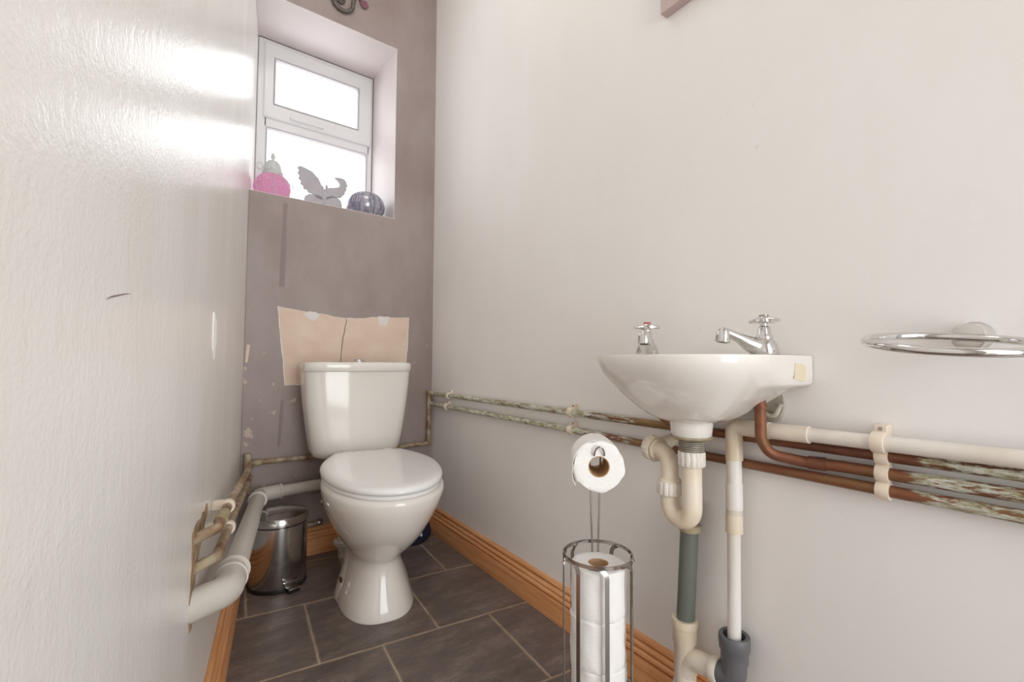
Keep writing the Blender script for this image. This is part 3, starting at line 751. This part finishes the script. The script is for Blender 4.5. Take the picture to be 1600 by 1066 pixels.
# grey waste pipe, tee and elbow
ws = thing('waste_stack', 'grey-green waste pipe dropping from the trap into a cream tee', 'pipe')
T0, T1 = rp(.607, .042, 0), rp(.592, .040, 0)
bm = B(); add_tube(bm, fillet([rp(.607, .042, .19), rp(.592, .040, .455), rp(.606, .004, .480)], .025), .0195, 28); obj('pipe', bm, M['greypipe'], ws)
bm = B(); add_lathe(bm, [(.020, 0), (.024, 0), (.024, .014), (.020, .016)], rp(.5915, .040, .425), (0, 0, 1), 30); tag(obj('collar', bm, M['rubberseal'], ws), 'grimy collar at the top')
tx, ty = T0.x, T0.y
bm = B(); add_lathe(bm, [(.021, .228), (.0275, .228), (.0285, .224), (.0285, .212), (.0262, .210), (.0262, .180), (.0235, .176), (.0235, .090), (.0255, .088), (.0275, .082), (.0275, .055), (.0255, .052), (.0235, 0.0), (0, 0)], (tx, ty, 0), seg=36)
te = obj('tee', bm, M['pvc'], ws)
br0 = rp(.607, .042, .108); br1 = rp(.520, .044, .158)
bm = B(); add_tube(bm, fillet([br0, rp(.588, .043, .150), br1], .03), .0225, 28)
obj('branch', bm, M['pvc'], te)
da_ = (br1 - rp(.588, .043, .150)).normalized()
bm = B(); add_lathe(bm, [(.020, 0), (.0265, 0), (.0275, .003), (.0275, .013), (.0265, .016), (.020, .016)], br1 - da_ * .016, da_, 32); obj('socket_rim', bm, M['pvc'], te)
drp = rp(.492, .040, 0)
bm = B()
add_tube(bm, fillet([br1 - da_ * .002, rp(.492, .042, .160), rp(.492, .040, .220)], .026), .0235, 28); 
el = tag(obj('elbow', bm, M['greyelbow'], ws), 'slate grey plastic elbow')
bm = B(); add_lathe(bm, [(.0235, .193), (.0262, .195), (.0262, .214), (.029, .218), (.030, .233), (.030, .244), (.0285, .246), (.0215, .245), (.0205, .234), (.0205, .224), (0, .224)], (drp.x, drp.y, 0), seg=36); obj('socket', bm, M['greyelbow'], el)
bm = B(); add_lathe(bm, [(0, .224), (.0208, .224), (.0208, .230), (0, .232)], (drp.x, drp.y, 0), seg=30); obj('seal', bm, M['black'], el)

# white overflow pipe
ov = thing('overflow_pipe', 'white plastic overflow pipe along the wall dropping into grey elbow', 'pipe')
bm = B(); zt = .668
add_tube(bm, [rp(.492, .040, .224), rp(.4885, .040, .50)], .0128, 24); obj('downpipe', bm, M['pvcwhite'], ov)
vx = rp(.486, .040, 0)
bm = B(); add_tube(bm, [rp(.487, .040, .60), rp(.487, .040, .545)], .0150, 24); add_tube(bm, [rp(.4875, .040, .552), rp(.4875, .040, .50)], .0164, 24)
obj('coupler', bm, M['pvcwhite'], ov)
bm = B(); add_tube(bm, [rp(.488, .040, .522), rp(.488, .040, .478)], .0158, 24); tag(obj('coupler', bm, M['pvcbeige'], ov), 'yellowed middle coupler')
bm = B(); add_tube(bm, [rp(.4883, .040, .488), rp(.4883, .040, .452)], .0166, 24); obj('coupler', bm, M['pvc'], ov)
bm = B(); add_tube(bm, fillet([rp(.486, .040, .600), rp(.486, .040, zt), rp(.415, .036, zt)], .012, 6), .0168, 24)
add_tube(bm, [rp(.415, .036, zt), rp(.345, .034, zt + .001)], .0158, 24); obj('top_elbow', bm, M['pvc'], ov)
bm = B(); add_tube(bm, [rp(.36, .033, zt + .001), rp(-.68, .030, .676)], .0130, 24); obj('horizontal_run', bm, M['pvcwhite'], ov)

# copper pipes on the right wall
def pipe(name, label, pts, r, mt, f=.02, cat='pipe'):
    bm = B(); add_tube(bm, fillet(pts, f), r, 22)
    return tag(obj(name, bm, mt, None), label, cat)
PR_ = .0098
p1 = thing('copper_pipe', 'upper long copper pipe along the white wall behind the basin', 'pipe')
def dense(f, a, b, n=60): return [f(a + (b - a) * i / n) for i in range(n + 1)]
bm = B(); add_tube(bm, dense(lambda y: rp(y, .018, .648 - .0045 * (y > 1) * 0 - .002 * y), 2.035, -.69), PR_, 22); obj('run', bm, M['copper'], p1)
bm = B(); add_tube(bm, fillet([BL(.145, .066, .75), BL(.145, .060, .69), BL(.120, .035, .655), rp(.60, .020, .647), rp(.565, .018, .647)], .03), PR_, 22); tag(obj('tap_tail', bm, M['copperclean'], p1), 'bare copper tail curving down from the farther tap')
bm = B(); add_tube(bm, [rp(.625, .018, .647), rp(.585, .018, .647)], .0118, 22); obj('joint', bm, M['copperclean'], p1)
p2 = thing('copper_pipe', 'lowest copper pipe along the white wall, behind the trap', 'pipe')
bm = B(); add_tube(bm, dense(lambda y: rp(y, .018, .590 + (.004 if y > 1 else .004 * y)), 2.035, -.69), PR_, 22); obj('run', bm, M['copper'], p2)
p3 = thing('copper_pipe', 'short middle copper pipe bending up to the near tap', 'pipe')
bm = B(); add_tube(bm, fillet([BL(-.110, .066, .76), BL(-.110, .066, .655), BL(-.118, .050, .625), rp(.36, .024, .617), rp(.30, .018, .6185), rp(.1, .018, .619), rp(-.69, .018, .620)], .035), .0102, 22)
obj('run', bm, M['copper'], p3)
for a_, b_ in ((BL(-.110, .066, .720), BL(-.110, .066, .712)), (rp(.352, .0228, .6172), rp(.325, .0200, .6180))):
    bm = B(); add_tube(bm, [a_, b_], .0119, 20); obj('joint', bm, M['copperclean'], p3)
# corner drop and back-wall feed
p4 = thing('copper_pipe', 'painted copper pipe dropping in the corner and crossing behind toilet', 'pipe')
bm = B(); add_tube(bm, fillet([rp(2.035, .018, .644), (1.062, YB - .018, .644), (1.060, YB - .018, .402), (.68, YB - .017, .399), (.32, YB - .016, .402), (.306, YB - .03, .403), lp(1.24, .030, .470), lp(1.05, .030, .483), lp(.985, -.01, .483)], .018), .0095, 20)
obj('run', bm, M['copperold'], p4)
for a, b in (((1.062, YB - .018, .655), (1.062, YB - .018, .615)), ((1.061, YB - .018, .43), (1.060, YB - .018, .392)), ((.335, YB - .016, .402), (.31, YB - .02, .402)), (lp(1.10, .030, .480), lp(1.16, .030, .476))):
    bm = B(); add_tube(bm, [a, b], .0123, 18); obj('joint', bm, M['coppergreen'], p4)
p5 = thing('copper_pipe', 'lower of the two thin copper pipes along the left wall', 'pipe')
bm = B(); add_tube(bm, fillet([(.300, YB - .035, .352), lp(1.35, .030, .408), lp(1.06, .030, .428), lp(.99, -.01, .430)], .02), .0095, 20)
obj('run', bm, M['copperold'], p5)
bm = B(); add_tube(bm, fillet([(.292, YB - .022, .44), (.292, YB - .022, .30)], .0), .013, 16); tag(obj('riser', bm, M['copperold'], p5), 'crusty vertical stub in the corner')

# grey painted waste along the left wall and behind the toilet
gw = thing('waste_pipe', 'fat grey painted waste pipe along the left and back walls', 'pipe')
G0, G1, G2 = lp(.985, -.02, .372), lp(1.055, .052, .366), (.325, 1.99, .285)
bm = B(); add_tube(bm, [lp(1.11, .050, .359), (.322, 1.975, .286)], .0245, 28); obj('side_run', bm, M['paintedpipe'], gw)
bm = B(); add_tube(bm, fillet([lp(.975, -.03, .370), lp(1.045, .050, .366), lp(1.14, .0505, .357)], .05, 12), .0275, 28); obj('wall_elbow', bm, M['paintedpipe'], gw)
bm = B()
ax_ = (Vector((.322, 1.975, .286)) - lp(1.11, .050, .359)).normalized()
bm.free()
for q, r_ in ((.0, .031), (.045, .0315)):
    bm = B(); add_lathe(bm, [(.024, 0), (r_, .001), (r_, .008), (.024, .009)], lp(1.115, .050, .3585) + ax_ * q, ax_, 28); obj('collar', bm, M['paintedpipe'], gw)
bm = B(); add_tube(bm, fillet([Vector((.322, 1.975, .286)) - ax_ * .06, (.326, 2.012, .284), (.40, 2.018, .285)], .028, 10), .0275, 28); obj('corner_elbow', bm, M['paintedpipe'], gw)
bm = B(); add_lathe(bm, [(.024, 0), (.0315, .001), (.0315, .010), (.024, .011)], Vector((.322, 1.975, .286)) - ax_ * .06, ax_, 28); obj('collar', bm, M['paintedpipe'], gw)
bm = B(); add_lathe(bm, [(.022, 0), (.0300, .001), (.0300, .010), (.022, .011)], (.40, 2.018, .285), (1, 0, 0), 28); obj('collar', bm, M['paintedpipe'], gw)
bm = B(); add_tube(bm, [(.37, 2.018, .285), (.68, 2.022, .290)], .0225, 26); obj('back_run', bm, M['paintedpipe'], gw)
# little capped stub on top of the back skirting
t = thing('pipe_stub', 'capped thin pipe stub on the back wall above the skirting', 'pipe')
bm = B(); add_tube(bm, [(.46, YB - .012, .118), (.56, YB - .014, .125)], .0085, 16); obj('tube', bm, M['copperold'], t)
bm = B(); add_lathe(bm, [(0, 0), (.011, .001), (.013, .008), (.011, .018), (0, .020)], (.556, YB - .014, .1247), (1, 0, .06), 18); obj('cap', bm, M['wire'], t)

# pipe clips: saddle ring round a pipe with a foot on the wall
def clip(y, z, label, r=.0125, off=.018, foot=True, up=True):
    t = thing('pipe_clip', label, 'pipe clip', group='cream plastic pipe clips')
    bm = B(); ax = (rp(1) - rp(0)).normalized(); c = rp(y, off, z) - ax * .009
    add_lathe(bm, [(r - .002, 0), (r + .0025, 0), (r + .003, .002), (r + .003, .016), (r + .0025, .018), (r - .002, .018)], c, ax, 26)
    obj('ring', bm, M['clip'], t)
    bm = B(); s = 1 if up else -1
    z0, z1 = sorted((z + s * r * .2, z + s * (r + .013))) if foot else (z - .007, z + .007)
    bm2 = add_loft(bm, [[rp(y + a, o, zz) for a, o in ((-.008, .0008), (.008, .0008), (.008, off - .006), (-.008, off - .006))] for zz in (z0, z1)])
    obj('foot', bm, M['clip'], t)
    if foot: bm = B(); add_lathe(bm, [(0, 0), (.0035, 0), (.003, .0015), (0, .002)], rp(y, off - .0062, z1 - .006 if up else z0 + .006), (-ca, sa, 0), 12); obj('nail', bm, M['wire'], t)
clip(1.012, .6462, 'cream clip on upper copper pipe midway between toilet and basin')
clip(1.012, .5942, 'cream clip on lower copper pipe midway between toilet and basin')
clip(1.84, .6443, 'cream clip on upper copper pipe close to the back corner')
clip(1.86, .5942, 'cream clip on lower copper pipe close to the back corner')
clip(.241, .6475, 'cream clip on upper copper pipe below the towel ring', foot=False, up=False)
clip(.241, .619, 'cream clip on middle copper pipe below the towel ring', foot=False)
clip(.241, .591, 'cream clip on lowest copper pipe below the towel ring', foot=False)
clip(.241, .6706, 'larger cream clip on white overflow pipe below the towel ring', r=.0148, off=.0325)
def lclip(y, z, label):
    t = thing('pipe_clip', label, 'pipe clip'); ax = (lp(1) - lp(0)).normalized()
    bm = B(); add_lathe(bm, [(.0098, 0), (.0145, 0), (.015, .002), (.015, .014), (.0145, .016), (.0098, .016)], lp(y, .030, z) - ax * .008, ax, 24); obj('ring', bm, M['clip'], t)
    bm = B(); add_loft(bm, [[lp(y + a, o, zz) for a, o in ((-.008, .0005), (.008, .0005), (.008, .022), (-.008, .022))] for zz in (z - .004, z + .014)]); obj('foot', bm, M['clip'], t)
lclip(1.24, .4700, 'cream clip on upper thin pipe of the left wall')
lclip(1.27, .413, 'cream clip on lower thin pipe of the left wall')
for z in (.236, .200):
    t = thing('pipe_clip', 'upper of two small cream clips on the back wall by toilet' if z > .22 else 'lower of two small cream clips on the back wall by toilet', 'pipe clip')
    bm = B(); add_box(bm, (.568, YB - .014, z), (.590, YB - .0005, z + .014), .003); obj('block', bm, M['clip'], t)
    bm = B(); add_tube(bm, [(.566, YB - .012, z + .007), (.592, YB - .012, z + .007)], .004, 12); obj('saddle', bm, M['clip'], t)

# ------------------------------------------------------------------ toilet roll stand
HX, HY = .735, .664
st = thing('roll_stand', 'tall steel wire toilet roll stand beside the basin pipes', 'roll stand', (HX, HY, 0), math.radians(-42))
# local -y faces the camera, +y away
RR, ZT = .0705, .405
bm = B(); K = 64
cir = [(RR * math.cos(2*PI*i/K), RR * math.sin(2*PI*i/K)) for i in range(K)]
def band(bm, r, z0, z1, t):
    add_loft(bm, [[(rr * math.cos(2*PI*i/K), rr * math.sin(2*PI*i/K), z) for i in range(K)] for rr, z in ((r, z0), (r, z1), (r - t, z1), (r - t, z0), (r, z0))], False, False)
band(bm, RR, ZT - .0035, ZT + .0035, .0022); obj('top_hoop', bm, M['wire'], st)
bm = B(); add_lathe(bm, [(0, 0), (.072, 0), (.074, .003), (.072, .006), (0, .007)], seg=48); obj('base', bm, M['wire'], st)
for adeg in (-172, -128, -82, -30, 8, 60, 135):
    a = math.radians(adeg); d = Vector((math.cos(a), math.sin(a), 0)); sd = Vector((-d.y, d.x, 0))
    big = adeg in (-128, -82)
    bm = B()
    k = 1 if adeg < 0 else -1
    pts = fillet([d * RR + sd * (-.030) * 1 + Vector((0, 0, ZT)) - d * .0035, d * (RR + .0005) + Vector((0, 0, ZT - .002)), d * (RR + .0005) + Vector((0, 0, .006))], .018)
    a2 = a - .50 
    d2 = Vector((math.cos(a2), math.sin(a2), 0))
    pts = fillet([d2 * RR + Vector((0, 0, ZT)), d * (RR * 1.004) + Vector((0, 0, ZT - .004)), d * RR + Vector((0, 0, .007))], .030)
    add_strip(bm, pts, [sd] * len(pts), .0085, .0024)
    obj('upright_strip', bm, M['wire'], st)
# stem: two wires rising on the far side, joined by a hooked arm at the top
for s in (-1, 1):
    bm = B()
    pts = [(s * .0065 + .0, .058, .006), (s * .0065, .058, .40), (s * .0115, .058, .575), (s * .0115, .058, .606)]
    pts = fillet(pts + [(s * .010, .045, .612), (s * .010, -.030, .612)], .012)
    add_tube(bm, pts, .0019, 12); obj('stem_wire', bm, M['wire'], st)
bm = B(); pts = [(.010 , -.030, .612)] + [(.010 * math.cos(a), -.030 - .006 * math.sin(a), .612 + .018 * math.sin(a)) for a in [PI * i / 16 for i in range(17)]] + [(-.010, -.030, .612)]
add_tube(bm, pts, .0019, 12); obj('hook_loop', bm, M['wire'], st)

def roll(name, label, loc, rot, R=.0565, r=.021, H=.104, group=None, tail=False, wrink=.0012):
    t = thing(name, label, 'toilet roll', loc, 0, group); t.rotation_euler = rot
    K = 72; bm = B()
    def lp2(rad, z, amp): return [((rad + amp * math.sin(5 * 2*PI*i/K + z*90) + amp * .7 * math.sin(11 * 2*PI*i/K + z*170)) * math.cos(2*PI*i/K), (rad + amp * math.sin(5 * 2*PI*i/K + z*90) + amp * .7 * math.sin(11*2*PI*i/K + z*170)) * math.sin(2*PI*i/K), z) for i in range(K)]
    zs = [0.0, .002, .012, .03, .05, .07, .09, H - .002, H]
    loops_ = [lp2(r, H, 0), lp2(R * .8, H, 0), lp2(R - .002, H, 0)] + [lp2(R, z, wrink) for z in zs[::-1][1:-1]] + [lp2(R - .002, 0, 0), lp2(r, 0, 0), lp2(r, H, 0)]
    add_loft(bm, loops_, False, False); bmesh.ops.remove_doubles(bm, verts=bm.verts, dist=1e-5)
    obj('paper', bm, M['paper'], t, angle=50)
    bm = B(); add_loft(bm, [lp2(rr, z, 0) for rr, z in ((r - .0002, .0004), (r - .0002, H - .0004), (r - .0018, H - .0004), (r - .0018, .0004), (r - .0002, .0004))], False, False)
    tag(obj('core', bm, M['card'], t), 'brown cardboard core')
    if tail:
        bm = B(); arc = [((R + .0012) * math.cos(a), (R + .0012) * math.sin(a)) for a in [math.radians(95 + i * 8) for i in range(12)]]
        arc += [(arc[-1][0] - .001, arc[-1][1] - .012), (arc[-1][0] + .001, arc[-1][1] - .026), (arc[-1][0] + .006, arc[-1][1] - .036)]
        add_strip(bm, [(x, y, H / 2) for x, y in arc], (0, 0, 1), H - .004, .0010)
        tag(obj('loose_sheet', bm, M['paper'], t), 'loose hanging end sheet')
    return t
names = ['top toilet roll in the stand, its cardboard core showing', 'second toilet roll down in the stack in the stand', 'third toilet roll down in the stack in the stand', 'bottom toilet roll of the stack in the stand']
H_ = .0945
for i in range(4):
    roll('toilet_roll', names[3 - i], (HX + (.001 if i % 2 else -.001), HY, .008 + i * (H_ + .0006)), (0, 0, i * 1.3), R=.0555, H=H_, group='toilet rolls stacked in the wire stand', wrink=.0008)
# roll hanging on the arm: its axis runs along the arm (local y of the stand)
q = Matrix.Rotation(math.radians(-42), 3, 'Z')
def stl(x, y, z): return Vector((HX, HY, 0)) + q @ Vector((x, y, z))
ax = (q @ Vector((0, -1, 0)))
zr = .588
rl = roll('toilet_roll', 'single toilet roll hanging on the hooked arm of the stand', stl(0, .075, zr), (0, 0, 0), R=.0515, r=.0215, H=.100, tail=True, wrink=.001)
X_ = Vector((-ax.y, ax.x, 0)).normalized(); Y_ = ax.cross(X_)
Mx = Matrix(((X_.x, Y_.x, ax.x), (X_.y, Y_.y, ax.y), (X_.z, Y_.z, ax.z)))
rl.rotation_euler = Mx.to_euler()

# ------------------------------------------------------------------ towel ring
t = thing('towel_ring', 'chrome towel ring on the white wall right of the basin', 'towel ring')
bm = B(); add_lathe(bm, [(0, 0), (.021, 0), (.021, .010), (.0195, .012), (.0195, .046), (.017, .0475), (0, .0475)], rp(.128, .0006, .842), (-ca, sa, -.06), 36); obj('wall_post', bm, M['palesteel'], t)
bm = B(); K = 96; rc = .090
cen = rp(.128, .135, .8275); ut = ud * math.cos(math.radians(6)) + Vector((0, 0, math.sin(math.radians(6)))); vv = Vector((-ca, sa, 0)) * math.cos(math.radians(7)) + Vector((0, 0, -math.sin(math.radians(7))))
add_tube(bm, [cen + (ut * math.cos(2*PI*i/K) + vv * math.sin(2*PI*i/K)) * rc for i in range(K)], .0058, 18, closed=True); obj('ring', bm, M['chrome'], t)

# ------------------------------------------------------------------ pink box frame high on the right wall
t = thing('wall_plaque', 'dusky pink block plaque high on white wall, only its corner in view', 'wall plaque')
bm = B(); add_loft(bm, [[rp(y, o, z) for y, o in ((.672, .0006), (.672, .024), (.33, .024), (.33, .0006))] for z in (1.674, 1.98)]); 
bmesh.ops.bevel(bm, geom=list(bm.edges), offset=.001, segments=1, affect='EDGES')
obj('board', bm, M['pinkboard'], t)

# ------------------------------------------------------------------ scroll hook above the window
t = thing('scroll_ornament', 'dark metal scroll ornament on mauve wall above the window', 'ornament')
yy = YB - .010
bm = B(); cx, cz, r0 = .612, 2.405, .047
pts = []
for i in range(60):
    a = math.radians(-10) - i / 59 * math.radians(205) if False else math.radians(10 - 215 * i / 59)
    rr = r0 * (1 - .10 * i / 59); pts.append((cx + rr * math.cos(a), yy, cz + rr * math.sin(a)))
up = [(cx + .05, yy, cz + .20 - i * .19 / 10) for i in range(10)]
pts = [Vector(p) for p in up] + [Vector(p) for p in pts]
end = pts[-1]
add_tube(bm, pts, [.0085 + .002 * math.sin(i * .9) * .5 for i in range(len(pts))], 14); obj('scroll', bm, M['bronze'], t)
bm = B(); sp_ = [(cx - .006 + (.020 - .014 * i / 40) * math.cos(i * .28 + 1.2), yy, cz + .004 + (.022 - .014 * i / 40) * math.sin(i * .28 + 1.2)) for i in range(41)]
add_tube(bm, sp_, .0042, 12); obj('inner_curl', bm, M['bronze'], t)
bm = B()
for k in range(6):
    a = k * PI / 3; add_lathe(bm, [(0, -.003), (.008, 0), (0, .004)], (cx + .098 + .012 * math.cos(a), yy, cz + .030 + .012 * math.sin(a)), (0, -1, 0), 10)
add_lathe(bm, [(0, -.004), (.007, 0), (0, .006)], (cx + .098, yy, cz + .030), (0, -1, 0), 10)
add_tube(bm, [(cx + .05, yy + .003, cz + .06), (cx + .098, yy + .003, cz + .032)], .004, 10)
tag(obj('flower', bm, M['flower'], t), 'plum coloured flower end')
bm = B(); add_box(bm, (cx + .035, yy - .001, cz + .10), (cx + .065, YB - .0005, cz + .14), .002); obj('wall_fixing', bm, M['bronze'], t)

# ------------------------------------------------------------------ things on the window sill
ZS = WZ0 + .0022
lan = thing('lantern', 'round pink crackle glass lantern with sage metal top on the sill', 'lantern', (.372, 2.175, ZS))
bm = B(); add_lathe(bm, [(0, 0), (.035, 0), (.052, .010), (.068, .035), (.0725, .058), (.067, .085), (.050, .105), (.036, .115), (0, .116)], seg=48); obj('glass_globe', bm, M['pinkglass'], lan)
bm = B(); add_lathe(bm, [(0, .110), (.040, .110), (.041, .114), (.040, .128), (.036, .131), (.034, .145), (.031, .160), (.020, .174), (.006, .179), (.0055, .185), (.0095, .193), (.006, .206), (.0, .216)], seg=36); obj('cap', bm, M['sage'], lan)
bm = B(); add_tube(bm, [(.0 + .041 * math.cos(a), 0, .122) if False else (-.040 - .012 + .012 * math.cos(a), -.01, .140 + .016 * math.sin(a)) for a in [2*PI*i/20 for i in range(20)]], .0016, 8, closed=True)
add_tube(bm, [(-.035 - .010 + .010 * math.cos(a), .012, .150 + .014 * math.sin(a)) for a in [2*PI*i/20 for i in range(20)]], .0016, 8, closed=True)
obj('side_loop', bm, M['sage'], lan)
bm = B(); add_tube(bm, fillet([(.040, -.006, .128), (.050, -.03, .115), (.078, -.035, .075), (.074, -.036, .062), (.040, -.068, .085), (-.012, -.072, .122), (-.036, -.022, .126)], .012), .0015, 8); obj('handle', bm, M['sage'], lan)
bm = B()
for ph in (3.6, 4.6):
    add_tube(bm, [((.0742 * math.sin(a)) * math.cos(ph), (.0742 * math.sin(a)) * math.sin(ph), .058 - .058 * math.cos(a)) for a in [PI * (.22 + .58 * i / 20) for i in range(21)]], .0013, 8)
obj('wire_strap', bm, M['sage'], lan)

but = thing('butterfly_ornament', 'grey cut-out butterfly ornament standing on the window sill', 'ornament', (.582, 2.165, ZS), math.radians(-8))
def scal(pts, amp, n):
    out = []
    for (a, b) in zip(pts[:-1], pts[1:]):
        L = math.hypot(b[0]-a[0], b[1]-a[1]); nx, nz = -(b[1]-a[1])/L, (b[0]-a[0])/L
        for i in range(n):
            t = i / n; s = abs(math.sin(PI * t)) * amp; out.append((a[0] + (b[0]-a[0])*t + nx*s, a[1] + (b[1]-a[1])*t + nz*s))
    out.append(pts[-1]); return out
def plate(poly, name, lab=None, t=.010):
    bm = B(); add_prism(bm, poly, lambda a, b, d: (a * 1.02, d, b * 1.17 + (0.0 if b < .001 else .002)), -t/2, t/2)
    o = obj(name, bm, M['butterfly'], but, angle=30)
    if lab: o['label'] = lab
# left upper wing, drawn in (x, z) metres
lw_top = [(-.002, .074), (-.012, .098), (-.026, .122), (-.050, .143), (-.082, .154), (-.100, .157), (-.111, .150)]
lw_out = scal([(-.111, .150), (-.110, .130), (-.106, .110), (-.098, .090), (-.085, .072), (-.066, .062), (-.030, .045)], .006, 5)
plate([(-.004, .040)] + lw_top + lw_out[1:], 'upper_wing', 'taller wing')
plate([(-.004, .050), (-.030, .058), (-.060, .056), (-.078, .045), (-.082, .028), (-.076, .010), (-.06, 0.0), (-.022, 0), (-.014, .012), (-.006, .034)], 'lower_wing')
rw_out = scal([(.036, .056), (.060, .062), (.078, .072), (.086, .088), (.092, .104), (.094, .120)], -.005, 5)
plate([(.004, .042)] + rw_out + [(.090, .132), (.074, .139), (.056, .139), (.042, .136), (.056, .126), (.064, .116), (.064, .106), (.056, .100), (.040, .096), (.020, .092), (.006, .084)], 'upper_wing', 'curled wing')
plate([(.004, .050), (.030, .062), (.056, .060), (.070, .048), (.076, .030), (.074, .010), (.060, 0), (.024, 0), (.016, .012), (.008, .034)], 'lower_wing')
bm = B(); add_lathe(bm, [(0, .028), (.010, .034), (.012, .06), (.012, .085), (.009, .098), (0, .104)], seg=20, sy=.6); obj('body', bm, M['butterfly'], but)
bm = B(); add_lathe(bm, [(0, .098), (.007, .102), (.007, .110), (.0, .118)], (-.010, 0, 0), seg=16); add_lathe(bm, [(0, .098), (.006, .104), (.005, .116), (.0, .126)], (.010, 0, 0), seg=16); obj('antenna', bm, M['butterfly'], but)

bw = thing('mosaic_bowl', 'round silver-blue mosaic tealight bowl at right end of the sill', 'tealight holder', (.772, 2.165, ZS)); bw.scale = (1.06, 1.06, 1.06)
bm = B(); add_lathe(bm, [(0, 0), (.050, 0), (.070, .012), (.083, .040), (.085, .060), (.078, .085), (.062, .104), (.050, .110), (.047, .109), (.060, .100), (.074, .082), (.079, .060), (.066, .018), (0, .008)], seg=56); obj('bowl', bm, M['mosaic'], bw)

# ------------------------------------------------------------------ added fill lamp on the ceiling, out of view
t = thing('ceiling_fill_lamp', 'added round white fill lamp in the middle of the ceiling, out of view', 'fill lamp', (.48, 1.15, ZC))
bm = B(); add_lathe(bm, [(0, -.002), (.11, -.002), (.11, -.02), (0, -.02)], seg=40); obj('base', bm, M['upvc'], t)
me_ = bpy.data.materials.new('fill_lamp_glass'); me_.use_nodes = True
pb = me_.node_tree.nodes['Principled BSDF']; pb.inputs['Base Color'].default_value = (1, 1, 1, 1)
pb.inputs['Emission Color'].default_value = (.96, .99, .985, 1); pb.inputs['Emission Strength'].default_value = 7
bm = B(); add_lathe(bm, [(0, -.12), (.07, -.115), (.14, -.095), (.185, -.06), (.19, -.035), (.16, -.021), (0, -.021)], seg=40); obj('shade', bm, me_, t)
